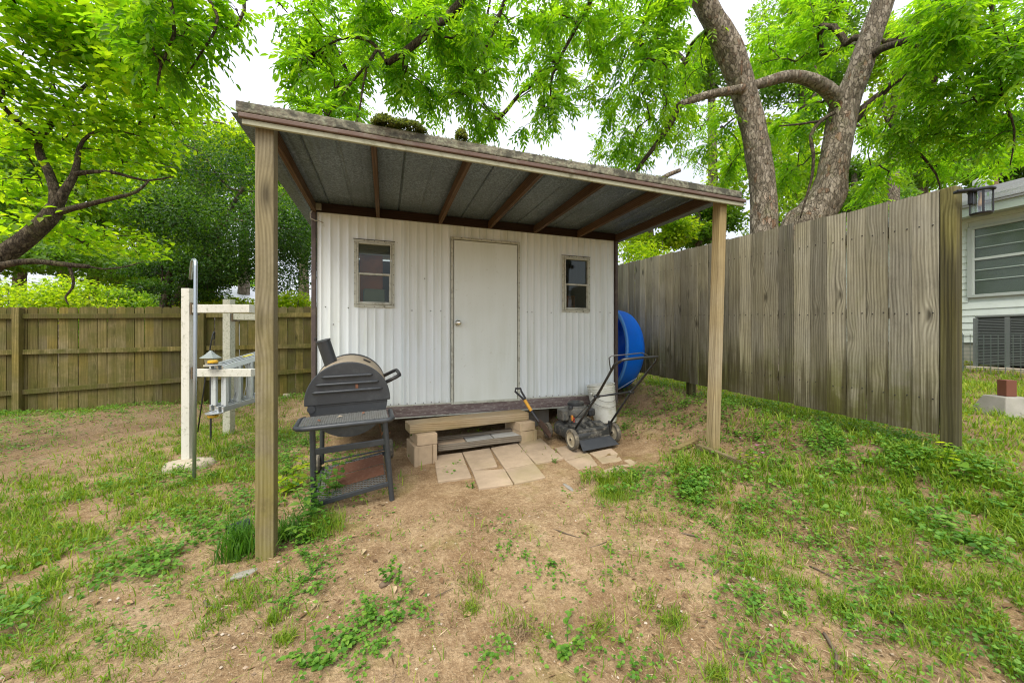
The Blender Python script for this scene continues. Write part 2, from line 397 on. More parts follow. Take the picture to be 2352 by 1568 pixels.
M_TRIMW = plain('dull aluminium trim', (.55,.56,.47), .5, dirt=.7, dscale=9, dcol=(.12,.11,.05))
M_TRIMB = plain('brown corner trim', (.085,.062,.055), .6, dirt=.6, dscale=6, dcol=(.2,.17,.12))
def skirt_mat():
    t = NT('faded brown skirt board'); o = t.pos(); x, y, z = t.sep(o)
    n1 = t.noise(t.map(o, (1.5, 1.5, 14)), 1.5, 6, .7); n2 = t.noise(t.map(o, (20, 20, 50)), 1.0, 4, .7)
    c = t.ramp(n1, [(.3, (.09,.062,.06)), (.5, (.17,.125,.115)), (.7, (.30,.26,.235))])
    c = t.mix(t.rng(n2, .52, .7, 0, .75), c, (.45,.43,.37))
    t.pbr(c, .75, normal=t.bump(n2, .5, .005)); return t.done()
M_SKIRT = skirt_mat()
M_SCREW = plain('screw', (.05,.045,.04), .5, .6)
M_CHROME = plain('door knob metal', (.75,.72,.62), .18, 1.0)
def glass_mat(name, tint=(.035,.042,.04), rough=.04):
    t = NT(name); o = t.co('Object')
    g = t.n('ShaderNodeBsdfGlossy'); g.inputs['Roughness'].default_value = rough; g.inputs['Color'].default_value = (.9,.95,.95,1)
    tr = t.n('ShaderNodeBsdfTransparent'); tr.inputs['Color'].default_value = (.8,.83,.78,1)
    df = t.n('ShaderNodeBsdfDiffuse'); df.inputs['Color'].default_value = tint+(1,)
    a = t.n('ShaderNodeMixShader'); t.put(a.inputs[0], .15); t.t.links.new(tr.outputs[0], a.inputs[1]); t.t.links.new(df.outputs[0], a.inputs[2])
    fr = t.n('ShaderNodeFresnel'); fr.inputs['IOR'].default_value = 1.4
    b = t.n('ShaderNodeMixShader'); t.put(b.inputs[0], t.math('MULTIPLY', fr.outputs[0], 1.0)); t.t.links.new(a.outputs[0], b.inputs[1]); t.t.links.new(g.outputs[0], b.inputs[2])
    return t.done(b.outputs[0])
M_GLASS = glass_mat('dusty window glass')
def galv_mat():
    t = NT('galvanised roof sheet'); o = t.pos()
    a = t.vor(t.map(o, (1, 1, 1)), 95, out='Color'); n = t.noise(o, 2.5, 4, .6); f = t.noise(o, 170, 3, .7)
    r = t.sep(a)[0]
    c = t.ramp(t.math('ADD', t.math('MULTIPLY', r, .35), t.math('MULTIPLY', f, .65)), [(.3, (.06,.078,.088)), (.5, (.135,.162,.175)), (.7, (.26,.305,.32))])
    c = t.mix(t.rng(n, .4, .7, 0, .5), c, (.09,.11,.11))
    t.pbr(c, t.rng(f, .2, .8, .35, .6), .35, spec=.5); return t.done()
M_GALV = galv_mat()
def fascia_mat():
    t = NT('lichen covered fascia board'); o = t.pos()
    n1 = t.noise(t.map(o, (1, 4, 6)), 2.0, 6, .7); n2 = t.noise(o, 30, 5, .7); n3 = t.noise(o, 7, 4, .6)
    c = t.ramp(n1, [(.35, (.07,.06,.045)), (.5, (.17,.155,.11)), (.65, (.30,.285,.20))])
    c = t.mix(t.rng(n2, .45, .62, 0, .7), c, (.30,.325,.22))
    c = t.mix(t.rng(n3, .50, .58, 0, .85), c, (.045,.045,.03))
    c = t.mix(t.rng(t.noise(t.map(o, (30,4,60)), 1.0, 5, .7), .5, .62, 0, .7), c, (.06,.06,.045))
    t.pbr(c, .9, normal=t.bump(n2, .8, .008)); return t.done()
M_FASC = fascia_mat()
M_FASCB = plain('brown eave trim', (.12,.072,.05), .6, dirt=.6, dscale=5, dcol=(.22,.2,.15))
M_FASCW = plain('white eave strip', (.36,.36,.24), .6, dirt=.9, dscale=5, dcol=(.12,.11,.05))
M_MOSS = plain('moss', (.085,.115,.03), 1, dirt=.6, dscale=30, dcol=(.05,.06,.03), bump=1)
def conc_mat(name, base, moss=.3, scale=1.0):
    t = NT(name); o = t.pos(); rn = t.objrnd()
    n1 = t.noise(o, 5*scale, 6, .65); n2 = t.noise(o, 120, 3, .7); n3 = t.noise(o, 2.4, 4, .6)
    c = t.mix(t.rng(n1, .3, .7, 0, 1), tuple(k*.78 for k in base), tuple(min(1, k*1.12) for k in base))
    c = t.hsv(c, .5, 1, t.rng(rn, 0, 1, .9, 1.08))
    c = t.mix(t.rng(n2, .6, .75, 0, .35), c, tuple(k*.5 for k in base))
    c = t.mix(t.rng(n3, .5, .7, 0, moss), c, (base[0]*.62, base[1]*.72, base[2]*.45))
    t.pbr(c, .92, normal=t.bump(t.math('ADD', n1, n2), .4, .004), spec=.2); return t.done()
M_PAVE = conc_mat('tan concrete paver', (.42,.325,.225), .5)
M_PAVEG = conc_mat('grey concrete paver', (.40,.40,.37), .3)
M_BLOCK = conc_mat('tan concrete block', (.50,.385,.255), .5)
M_CONC = conc_mat('concrete footing', (.46,.40,.31), .4)
M_CONCG = conc_mat('grey pier block', (.30,.285,.25), .3)

# ================================================================== ground
def build_ground():
    xs = np.concatenate([-np.geomspace(120, 9.2, 16), np.arange(-9, 12.01, .06), np.geomspace(12.3, 120, 16)])
    ys = np.concatenate([-np.geomspace(60, 2.2, 8), np.arange(-2, 10.01, .06), np.geomspace(10.4, 160, 20)])
    X, Y = np.meshgrid(xs, ys); Z = hgt(X, Y)
    near = (np.abs(X-1.5) < 10) & (Y < 10) & (Y > -2)
    rough = np.zeros(X.shape)
    for k, (f, a) in enumerate([(2.3, .012), (5.1, .008), (11, .005)]):
        rough += a*np.sin(f*X*1.7+3*np.sin(f*Y*.9+k))*np.sin(f*Y*1.3+2*np.sin(f*X*.8+2*k))
    Z = Z + rough*near*.6*(1-np.exp(-(np.abs((X-1.35)/1.45)**4+np.abs((Y-3.42)/.72)**4))) + near*RNG.normal(0, .0034, X.shape)
    # hollow under the shed and a worn dip round the paving keep the slabs proud
    Z -= .05*np.exp(-(((X-1.2)/.9)**2+((Y-4.9)/.8)**2))
    nx, ny = len(xs), len(ys)
    V = np.stack([X.ravel(), Y.ravel(), Z.ravel()], 1)
    i, j = np.meshgrid(np.arange(nx-1), np.arange(ny-1)); a = (j*nx+i).ravel()
    Q = np.stack([a, a+1, a+nx+1, a+nx], 1)
    return fast_mesh('ground', V, Q, M_SOIL, kind='structure', smooth=True, loc=(0, 0, 0))
ground = build_ground()

# ================================================================== shed with porch
YW = 4.475; XL, XR = -.70, 3.045
SY1 = YW+2.9
zb = CH-.79; zt = CH+1.36; RZ0, RZ1 = CH+1.343, CH+1.432
shed = thing('shed', (1.2, YW+1.4, zb-.2), 'white ribbed-metal garden shed with a flat-roofed open porch, pale door and two small windows', 'shed')
def ribs(x0, x1, y, z0, z1, side=-1):
    """one sheet of ribbed siding on plane y, facing -y, with thickness"""
    m = MB(); s = .0125; n = max(2, int((x1-x0)/s)); P = []
    for i in range(n+1):
        x = x0+(x1-x0)*i/n
        ph = ((x+10) % .092)/.092
        g = math.exp(-((ph-.5)/.14)**2)*.012
        P.append((x, y - g))
    vs = []; fs = []
    for (x, yy) in P: vs += [(x, yy, z0), (x, yy, z1)]
    for (x, yy) in P: vs += [(x, y+.02, z0), (x, y+.02, z1)]
    N = len(P)
    for i in range(N-1):
        fs.append((2*i, 2*i+2, 2*i+3, 2*i+1)); o = 2*N
        fs.append((o+2*i+1, o+2*i+3, o+2*i+2, o+2*i))
        fs.append((2*i+1, 2*i+3, o+2*i+3, o+2*i+1)); fs.append((2*i+2, 2*i, o+2*i, o+2*i+2))
    fs.append((0, 1, 2*N+1, 2*N)); fs.append((2*N-1, 2*N-2, 4*N-2, 4*N-1))
    return m.add(vs, fs)
WIN = [(-.334, .096), (2.229, 2.654)]; WZ0, WZ1 = CH+.34, CH+1.095
DX0, DX1 = .745, 1.625; DZ0, DZ1 = CH-.805, CH+1.215
seam1 = onY(928, YW).x; seam2 = onY(1277, YW).x
def panel(x0, x1, z0, z1):
    if x1-x0 > .02: ribs(x0, x1, YW, z0, z1).build('siding_panel', M_SIDE, shed, smooth=True)
# panels stop at the window and door openings
m_w = .02
panel(XL, WIN[0][0]+m_w, zb, zt)
panel(WIN[0][0]+m_w, WIN[0][1]-m_w, zb, WZ0+m_w); panel(WIN[0][0]+m_w, WIN[0][1]-m_w, WZ1-m_w, zt)
panel(WIN[0][1]-m_w, seam1-.003, zb, zt); panel(seam1+.003, DX0-.004, zb, zt)
panel(DX0-.004, DX1+.004, DZ1+.004, zt)
panel(DX1+.004, seam2-.003, zb, zt); panel(seam2+.003, WIN[1][0]+m_w, zb, zt)
panel(WIN[1][0]+m_w, WIN[1][1]-m_w, zb, WZ0+m_w); panel(WIN[1][0]+m_w, WIN[1][1]-m_w, WZ1-m_w, zt)
panel(WIN[1][1]-m_w, XR, zb, zt)
MB().box(seam1-.012, seam1+.002, YW-.0155, YW+.001, zb, zt).build('seam_strip', M_SIDE, shed)
MB().box(seam2-.002, seam2+.012, YW-.0155, YW+.001, zb, zt).build('seam_strip', M_SIDE, shed)
# side and back walls (plain sheets), floor, inner lining
m = MB(); m.box(XL-.01, XL+.012, YW+.025, SY1, zb, RZ1+.0); m.build('side_wall', M_SIDE, shed)
m = MB(); m.box(XR-.012, XR+.01, YW+.025, SY1, zb, RZ1); m.build('side_wall', M_SIDE, shed)
m = MB(); m.box(XL+.013, XR-.013, SY1-.03, SY1, zb, RZ1); m.build('back_wall', M_SIDE, shed)
M_INNER = plain('dim shed lining', (.3,.25,.18), .9)
m = MB(); m.box(XL-.01, XR+.01, YW+.03, SY1-.032, zb-.08, zb-.002); m.build('floor_deck', M_INNER, shed)
for bx in (-.2, 1.2, 2.6): MB().box(bx-.07, bx+.07, YW+.12, SY1-.1, zb-.19, zb-.083).build('skid_beam', M_OLDW, shed)
# brown corner trims and skirt
MB().box(XL-.055, XL-.012, YW-.03, YW+.03, zb-.12, zt+.09).build('corner_trim', M_TRIMB, shed, bevel=.004)
MB().box(XR+.012, XR+.05, YW-.03, YW+.03, zb-.12, zt+.03).build('corner_trim', M_TRIMB, shed, bevel=.004)
MB().box(XL-.011, XR+.011, YW-.025, YW+.022, zb-.128, zb-.006).build('skirt_board', M_SKIRT, shed, bevel=.004)
MB().box(XL-.011, XR+.011, YW-.032, YW-.004, zb-.142, zb-.13).build('skirt_lip', M_TRIMW, shed)
MB().box(XL-.011, XR+.011, YW-.019, YW-.0165, zb-.004, zb+.012).build('drip_edge', M_TRIMW, shed)
# door
dfr = MB(); w_ = .028
dfr.box(DX0, DX0+w_, YW-.03, YW+.03, DZ0, DZ1); dfr.box(DX1-w_, DX1, YW-.03, YW+.03, DZ0, DZ1); dfr.box(DX0+w_+.001, DX1-w_-.001, YW-.03, YW+.03, DZ1-w_, DZ1)
dfr.box(DX0+w_+.001, DX1-w_-.001, YW-.034, YW+.03, DZ0, DZ0+.018)
dfr.build('door_frame', M_TRIMW, shed, bevel=.002)
door = MB().box(DX0+w_+.008, DX1-w_-.006, YW-.022, YW+.018, DZ0+.026, DZ1-w_-.008).build('door', M_DOOR, shed, bevel=.004)
m = MB(); kx, kz = onY(1052, YW-.03).x, CH+.175
m.lathe([(.0,.0),(.034,.0),(.036,-.006),(.026,-.012),(.014,-.018),(.013,-.032),(.024,-.04),(.031,-.052),(.031,-.064),(.022,-.074),(.008,-.077),(0,-.077)], (kx, YW-.024, kz), (0, 1, 0), 20)
m.build('door_knob', M_CHROME, door, smooth='all')
# windows
M_BLIND = plain('white blind', (.6,.6,.55), .7)
M_ROOM = plain('things behind the glass', (.85,.28,.10), .9, dirt=.4, dscale=3, dcol=(.05,.06,.04))
M_ROOMG = plain('pale box behind the glass', (.42,.5,.36), .9)
def window(x0, x1, blind):
    fr = MB(); a = .016; b = .03
    # outer flange, then a raised inner frame
    for (p, q, u, v) in ((x0, x0+b, WZ0, WZ1), (x1-b, x1, WZ0, WZ1), (x0+b+.001, x1-b-.001, WZ0, WZ0+b), (x0+b+.001, x1-b-.001, WZ1-b, WZ1)):
        fr.box(p, q, YW-.021, YW-.0145, u, v)
    wf = fr.build('window', M_TRIMW, shed, bevel=.002)
    i0, i1, j0, j1 = x0+b+.002, x1-b-.002, WZ0+b+.002, WZ1-b-.002
    s = MB()
    for (p, q, u, v) in ((i0, i0+.016, j0, j1), (i1-.016, i1, j0, j1), (i0+.017, i1-.017, j0, j0+.018), (i0+.017, i1-.017, j1-.016, j1)):
        s.box(p, q, YW-.034, YW+.03, u, v)
    mid = (j0+j1)/2-.005
    s.box(i0+.017, i1-.017, YW-.030, YW+.02, mid-.011, mid+.011)
    s.box(i0+.017, i0+.027, YW-.026, YW+.01, j0+.019, mid-.012); s.box(i1-.027, i1-.017, YW-.026, YW+.01, j0+.019, mid-.012); s.box(i0+.028, i1-.028, YW-.026, YW+.01, j0+.019, j0+.03)
    s.build('sash_frame', M_TRIMW, wf, bevel=.002)
    MB().box(i0+.016, i1-.016, YW-.004, YW-.001, mid+.010, j1-.015).build('pane', M_GLASS, wf)
    MB().box(i0+.016, i1-.016, YW-.012, YW-.009, j0+.017, mid-.010).build('pane', M_GLASS, wf)
    if blind:
        q = MB()
        for k in range(6): q.box(i0+.02, i1-.02, YW+.004, YW+.014, j1-.03-.02*k, j1-.013-.02*k)
        q.build('blind', M_BLIND, wf)
    sc_ = MB()
    for k in range(7):
        zz = WZ0+.03+(WZ1-WZ0-.06)*k/6
        for xx in (x0+.010, x1-.010): sc_.lathe([(.0,-.006),(.0045,-.004),(.005,0)], (xx, YW-.021, zz), (0,1,0), 6)
    for k in range(1, 4):
        xx = x0+(x1-x0)*k/4
        for zz in (WZ0+.009, WZ1-.009): sc_.lathe([(.0,-.006),(.0045,-.004),(.005,0)], (xx, YW-.021, zz), (0,1,0), 6)
    q = sc_.build('screw', M_SCREW, wf, kind='stuff')
    cv = MB()
    cv.bar((x0-.008, YW-.018, WZ1+.004), (x1+.006, YW-.018, WZ1+.003), .006, .006); cv.build('caulk_bead', M_SCREW, wf)
window(*WIN[0], True); window(*WIN[1], False)
MB().box(WIN[0][0]+.05, WIN[0][1]-.13, YW+.16, YW+.3, WZ0-.1, WZ1-.1).build('stored_board', M_ROOM, shed)
MB().box(WIN[0][0]+.09, WIN[0][1]-.10, YW+.06, YW+.15, WZ0-.1, WZ0+.22).build('stored_bin', M_ROOMG, shed, bevel=.02)
MB().box(WIN[1][0]-.3, WIN[1][1]+.1, YW+.6, YW+.7, WZ0-.4, WZ0+.3).build('stored_board', M_ROOM, shed)
# screws over the face of the siding
sc_ = MB()
def screw(x, z): sc_.lathe([(.0,-.008),(.005,-.005),(.0065,0)], (x, YW-.012, z), (0,1,0), 6)
for px, py in ((748,705),(800,707),(946,713),(989,714),(1012,714),(1210,717),(1221,717),(1265,718),(1377,717),(1400,718),(975,640),(766,745)):
    q = onY(px, YW); k = (px-CX)/F; dd = YW/(CT-k*ST); screw(q.x, CH-(py-HY)/F*dd)
xx = XL+.05
while xx < XR:
    if not (DX0-.03 < xx < DX1+.03): screw(xx, zb+.022)
    xx += .092 if random.random() < .6 else .15
for k in range(13):
    zz = DZ0+.06+(DZ1-DZ0-.1)*k/12
    sc_.lathe([(.0,-.006),(.0045,-.004),(.005,0)], (DX0+.008, YW-.03, zz), (0,1,0), 6); sc_.lathe([(.0,-.006),(.0045,-.004),(.005,0)], (DX1-.008, YW-.03, zz), (0,1,0), 6)
for k in range(1, 7): sc_.lathe([(.0,-.006),(.0045,-.004),(.005,0)], (DX0+(DX1-DX0)*k/7, YW-.03, DZ1-.008), (0,1,0), 6)
sc_.build('screw', M_SCREW, shed, kind='stuff')
# porch roof frame
PY = 2.77
MB().box(XL-.056, XR+.06, YW-.055, YW-.033, zt-.012, zt+.085).build('header_beam', M_HEAD, shed, bevel=.003)
for i, x in enumerate((-.722, -.08, .612, 1.216, 1.82, 2.452, 3.05)):
    q = MB(); q.box(x-.019, x+.019, PY+(.105 if i in (0,) else -.006), YW-.056, RZ0, RZ1); q.build('rafter', M_RAFT, shed, bevel=.002)
MB().box(-.70, 3.26, PY-.028, PY-.008, RZ0-.004, RZ1).build('front_beam', M_RAFT, shed, bevel=.002)
FY = PY-.035
MB().bar((-.845, FY-.012, CH+1.342), (3.345, FY-.012, CH+1.308), .02, .033).build('eave_strip', M_FASCW, shed, bevel=.003)
MB().bar((-.86, FY-.020, CH+1.376), (3.36, FY-.020, CH+1.343), .034, .031).build('eave_trim', M_FASCB, shed, bevel=.006)
MB().bar((-.875, FY-.014, CH+1.427), (3.30, FY-.014, CH+1.396), .046, .066).build('fascia_board', M_FASC, shed, bevel=.008)
# roof sheets with ribs running front to back
xs0 = -.935; nsh = 6; wsh = (3.38-xs0)/nsh
for i in range(nsh):
    a = xs0+i*wsh; b = a+wsh+.02; m = MB(); P = []; n = 66
    for k in range(n+1):
        x = a+(b-a)*k/n; ph = (x-a) % (wsh/3) / (wsh/3)
        g = (i%2)*.0022+.016*max(0, 1-abs(ph-.5)/.045) if abs(ph-.5) < .045 else (i%2)*.0022+(.003*max(0, 1-abs((ph*4) % 1-.5)/.12))
        P.append((x, g))
    vs = []; fs = []; N = n+1
    for yy, dz in ((PY-.012 if i else PY+.04, 0.), (SY1+.12, .05)):
        for x, g in P: vs.append((x, yy, RZ1+.003+g+dz))
        for x, g in P: vs.append((x, yy, RZ1+.0045+g+dz))
    for k in range(n):
        fs += [(k+1, k, 2*N+k, 2*N+k+1), (N+k, N+k+1, 3*N+k+1, 3*N+k), (k, k+1, N+k+1, N+k), (2*N+k+1, 2*N+k, 3*N+k, 3*N+k+1)]
    m.add(vs, fs).build('roof_sheet', M_GALV, shed, smooth=True)
# posts: the left one upright, the right one leaning in at its foot
pw = .104
m = MB(); px0 = onY(586, PY).x
gl = H(px0+.05, PY)-.12
m.box(px0, px0+pw, PY-.005, PY+pw-.005, gl, RZ1-.002); m.build('porch_post', M_POST, shed, bevel=.005)
a = onY(1655, PY).x; b0 = onY(1637, PY).x; gr = H(b0+.05, PY)-.1
MB().hexa([(b0, PY, gr), (b0+.088, PY, gr), (b0+.088, PY+.088, gr), (b0, PY+.088, gr), (a, PY, RZ1-.002), (a+.088, PY, RZ1-.002), (a+.088, PY+.088, RZ1-.002), (a, PY+.088, RZ1-.002)]).build('porch_post', M_POST2, shed, bevel=.004, label='newer yellow-brown post that leans inward')
# torn grey cable stub at the left corner
m = MB(); c0 = Vector((XL-.03, YW-.07, zt+.0))
m.tube([c0+Vector(v) for v in ((.03,0,.05),(0,0,.0),(-.025,-.01,-.05),(-.02,-.02,-.10),(.02,-.02,-.12),(.07,-.02,-.125),(.10,-.02,-.14))], .006, 6)
m.build('cable', plain('grey cable', (.4,.38,.33), .6), shed, smooth='all')
MB().box(XL-.02, XL+.05, YW-.09, YW-.057, zt+.0, zt+.07).build('junction_box', plain('grey box', (.25,.24,.2), .6), shed, bevel=.006)
# moss cushions and a broken limb on the roof
def clump(name, c, rx, ry, rz, n, mat, label, cat, seed=0, leaf=.012, group=None):
    rg = np.random.default_rng(seed); 
    u = rg.random(n)*2*np.pi; ph = np.arccos(1-rg.random(n)); rr = 1+rg.normal(0, .10, n)+.12*np.sin(5*u+seed)*np.sin(4*ph)
    C = np.stack([rx*rr*np.sin(ph)*np.cos(u), ry*rr*np.sin(ph)*np.sin(u), rz*rr*np.cos(ph)], 1)+np.array(c)
    T = rg.normal(0, 1, (n, 3)); T /= np.linalg.norm(T, axis=1)[:, None]; B = np.cross(T, rg.normal(0, 1, (n, 3))); B /= np.linalg.norm(B, axis=1)[:, None]
    s = leaf*(.6+.8*rg.random(n))[:, None]
    V = np.stack([C-T*s, C+B*s*.6, C+T*s, C-B*s*.6], 1).reshape(-1, 3)
    Q = np.arange(4*n).reshape(-1, 4)
    return fast_mesh(name, V, Q, mat, rnd=rg.random(n), label=label, cat=cat, group=group)
M_MOSSL = leaf_mat('moss tufts', (.04,.065,.012), (.10,.14,.025), (.20,.24,.05), .3)
def moss_on_roof(x, w1, h1, label, seed, y=PY-.03, n=2600):
    c = (x, y-.03, RZ1+.035)
    clump('moss_clump', c, w1*.9, .06, h1*.8, n, M_MOSSL, label, 'moss', seed, .009)
moss_on_roof(onY(884, PY).x, .085, .075, 'rounded green moss clump on the porch roof edge, left of two joined mounds', 3)
moss_on_roof(onY(935, PY).x, .13, .065, 'longer dark green moss mound on the porch roof edge above the door', 4)
moss_on_roof(onY(1056, PY).x, .045, .075, 'small dark upright moss tuft standing alone on the roof edge', 5, n=900)
rg = np.random.default_rng(5); V = []; nn = 9000
xx = -.85+4.1*rg.random(nn)**1.1; dens = .5+.5*np.sin(xx*4)+.4*np.sin(xx*11+1); keep = rg.random(nn) < np.clip(dens, .08, 1)
xx = xx[keep]; nn = len(xx)
C = np.stack([xx, FY-.03+.09*rg.random(nn), CH+1.461-.0074*(xx+.875)+.008*rg.random(nn)], 1)
T = rg.normal(0, 1, (nn, 3)); T /= np.linalg.norm(T, axis=1)[:, None]; B = np.cross(T, rg.normal(0, 1, (nn, 3))); B /= np.linalg.norm(B, axis=1)[:, None]; s = .008
V = np.stack([C-T*s, C+B*s*.6, C+T*s, C-B*s*.6], 1).reshape(-1, 3)
fast_mesh('roof_moss', V, np.arange(4*nn).reshape(-1, 4), M_MOSSL, shed, rnd=rg.random(nn), kind='stuff')

# ================================================================== back fence
FA = pt(78, 705, 6.6); fdir = Vector((math.cos(R(12.5)-0), math.sin(R(12.5)), 0))
# direction in the world: the fence runs 12.5 deg deeper per step to the right in camera terms
fdir = Vector((math.cos(R(12.5)-TH), math.sin(R(12.5)-TH), 0)).normalized()
bf = thing('back_fence', (FA.x+3, FA.y, H(FA.x+3, FA.y)), 'brown dog-eared picket fence stained green, running across the yard behind the white posts', 'fence')
bw = .138
def picket(w1, h1, t1=.018):
    m = MB(); c = .03
    m.v = []; P = [(-w1/2,0),(w1/2,0),(w1/2,h1-c),(w1/2-c,h1),(-w1/2+c,h1),(-w1/2,h1-c)]
    return m.add([(x, -t1/2, z) for x, z in P]+[(x, t1/2, z) for x, z in P], [(0,1,2,3,4,5),(11,10,9,8,7,6)]+[(i, 6+i, 6+(i+1) % 6, (i+1) % 6) for i in range(6)])
ftop = lambda s: CH+.545+.0185*s
ang = math.atan2(fdir.y, fdir.x)
protoB = None; s = -3.6; nb = 0
while s < 8.9:
    P = FA+fdir*s; zt_ = ftop(s) + (random.uniform(-.006, .006))
    if protoB is None:
        m = picket(bw, 1.98); protoB = m.build('picket', M_BFENCE, bf, origin=(0,0,0)); o = protoB
        o.location = Vector((P.x, P.y, zt_-1.98))-WL[bf.name]; WL[o.name] = Vector((P.x, P.y, zt_-1.98))
    else: o = place(protoB, (P.x, P.y, zt_-1.98), bf)
    o.rotation_euler = (random.uniform(-.004,.004), random.uniform(-.006,.006), ang)
    nb += 1
    gap = .004
    if random.random() < .2: gap = .012
    s += bw+gap
nrm_ = Vector((fdir.y, -fdir.x, 0))          # towards the camera
s_posts = [s_ for s_ in (-3.1, -.18, 2.62, 5.4, 7.9)]
for i in range(len(s_posts)-1):
    a_, b_ = s_posts[i]+.055, s_posts[i+1]-.055
    for k, zz in enumerate((-.17, -.80, -1.62+ .12)):
        A = FA+fdir*a_+nrm_*.032; B = FA+fdir*b_+nrm_*.032
        sl = 0 if k < 2 else .045
        A.z = ftop(a_)+zz+sl*(a_); B.z = ftop(b_)+zz+sl*(b_)
        if k == 2: A.z = max(A.z, H(A.x, A.y)+.12); B.z = max(B.z, H(B.x, B.y)+.12)
        MB().bar(A, B, .038, .085).build('rail', M_BFENCE, bf, bevel=.004)
for s_ in s_posts:
    P = FA+fdir*s_+nrm_*.055; m = MB(); m.M = Matrix.Translation(P) @ Matrix.Rotation(ang, 4, 'Z')
    m.box(-.05, .05, -.045, .045, H(P.x, P.y)-P.z-.1, ftop(s_)-P.z-.015); m.build('fence_post', M_BFENCE, bf, bevel=.005)

# ================================================================== right fence
XF = 3.94
rf = thing('side_fence', (XF+.1, 5, H(XF, 5)), 'tall grey weathered board fence receding behind the shed on the right', 'fence')
protos = []
def board(w1, h1, seed):
    rg_ = random.Random(seed); m = MB(); n = 8; t1 = .018; vs = []; fs = []
    for i in range(n+1):
        z = h1*i/n; e = .0025
        a_, b_ = -w1/2+rg_.uniform(-e, e), w1/2+rg_.uniform(-e, e); bow = .003*math.sin(3.1*i/n)*rg_.uniform(-1, 1)
        if i == n: z += rg_.uniform(-.002, .002)
        vs += [(bow, a_, z), (bow+rg_.uniform(-.0015,.0015), b_, z+(rg_.uniform(-.004,.004) if i == n else 0)), (bow+t1, b_, z), (bow+t1, a_, z)]
    for i in range(n):
        k = 4*i
        for j in range(4): fs.append((k+j, k+4+j, k+4+(j+1) % 4, k+(j+1) % 4))
    fs += [(0,1,2,3), (4*n+3, 4*n+2, 4*n+1, 4*n)]
    return m.add(vs, fs)
y_ = 1.60; k = 0; widths = [.147, .139, .145, .135, .142]; BH = 1.84
def rtop(y): return CH+1.108+.047*(y-1.6)
while y_ < 9.6:
    wi = k % 5 if k < 5 else random.randrange(5); wd = widths[wi]
    yc = y_+wd/2; z0 = rtop(yc)-BH+random.uniform(-.006, .006)
    if k < 5:
        o = board(wd, BH, 20+k).build('board', M_RFENCE, rf, origin=(0,0,0)); protos.append(o)
        o.location = Vector((XF, yc, z0))-WL[rf.name]; WL[o.name] = Vector((XF, yc, z0))
    else: o = place(protos[wi], (XF+random.uniform(-.004,.004), yc, z0), rf)
    o.rotation_euler = (random.uniform(-.004, .004), 0, random.uniform(-.07, .07))
    y_ += wd + random.choice((.004, .006, .008, .012)); k += 1
for zz in (-.25, -.92, -1.58):
    m = MB(); m.bar((XF+.045, 1.6, rtop(1.6)+zz), (XF+.045, 9.6, rtop(9.6)+zz), .038, .088); m.build('rail', M_RFENCE, rf)
m = MB()
for yp in (1.553,):
    m.box(XF-.004, XF+.085, yp-.044, yp+.040, H(XF, yp)-.15, rtop(1.6)+.003); m.build('fence_post', M_RPOST, rf, bevel=.006, label='post at the near end of the fence, black stain on one face')
for yp in (4.1, 6.6, 9.1):
    m = MB(); m.box(XF+.066, XF+.16, yp-.045, yp+.045, H(XF, yp)-.1, rtop(yp)-.05); m.build('fence_post', M_RPOST, rf, bevel=.006)
nl = MB()
for kk in range(22):
    for zz in (-.25, -.92, -1.58):
        for dy in (.03, .105):
            yy = 1.6+kk*.147+dy; nl.lathe([(0,-.003),(.005,-.002),(.006,0)], (XF-.002, yy, rtop(yy)+zz+random.uniform(-.01,.01)), (1,0,0), 6)
nl.build('nail_head', M_SCREW, rf, kind='stuff')
# ================================================================== paving, steps
paving = thing('paving', gnd(1120, 1060), 'tan square concrete pavers laid in the dirt in front of the step', kind='structure')
def onplane(px, py, up=0.0):
    # the paved strip: a gently sloping plane through the measured spots
    z = .1
    for _ in range(40):
        d = F*(CH-z)/(py-HY); p = pt(px, py, d); z = .5*z+.5*(CH-1.305+.048*(p.x-.6)+.028*(p.y-3.4)+up)
    p.z = z; return p
def paver(cs, mat=M_PAVE, th=.045, up=.018, parent=paving, name='paver'):
    P = [onplane(x, y, up) for x, y in cs]
    c = sum(P, Vector())/len(P)
    zs = [p.z for p in P]; tilt = 1.0
    Q = []
    for p in P:
        q = c+(p-c)*.988; Q.append(Vector((q.x, q.y, c.z+(p.z-c.z)*tilt)))
    return MB().hexa([(q.x, q.y, q.z-th-.02) for q in Q]+[tuple(q) for q in Q]).build(name, mat, parent, bevel=.006)
def Z5(x, y): return (880.5+.1953*x, 842.2+.1953*y)     # from an enlarged crop of the photograph
def Z6(x, y): return (1148.4+.29296*x, 650.8+.29296*y)
for cs in ([(600,1040),(612,1180),(975,1140),(925,1003)], [(612,1182),(640,1345),(1042,1292),(977,1142)],
           [(927,1000),(1040,1215),(1345,1160),(1252,950)], [(1041,1217),(1120,1425),(1530,1372),(1425,1200),(1346,1163)][0:3]+[(1425,1195)],
           [(1262,948),(1430,1198),(1778,1133),(1572,885)], [(1432,1201),(1540,1368),(1912,1292),(1780,1136)],
           [(1580,885),(1665,1000),(1978,950),(1855,835)], [(1668,1003),(1790,1132),(2128,1068),(1982,953)]):
    paver([Z5(*c) for c in (cs[1], cs[2], cs[3], cs[0])])
for cs in ([(430,1288),(512,1385),(700,1335),(600,1250)], [(515,1388),(612,1458),(770,1425),(705,1337)], [(700,1325),(757,1365),(925,1330),(870,1288)],
           [(757,1367),(800,1410),(960,1385),(925,1332)], [(775,1470),(832,1542),(1070,1512),(938,1420)], [(940,1418),(1072,1510),(1235,1475),(1180,1398)], [(965,1385),(1010,1410),(1185,1395),(1120,1345)]):
    paver([Z6(*c) for c in (cs[1], cs[2], cs[3], cs[0])], up=.008)
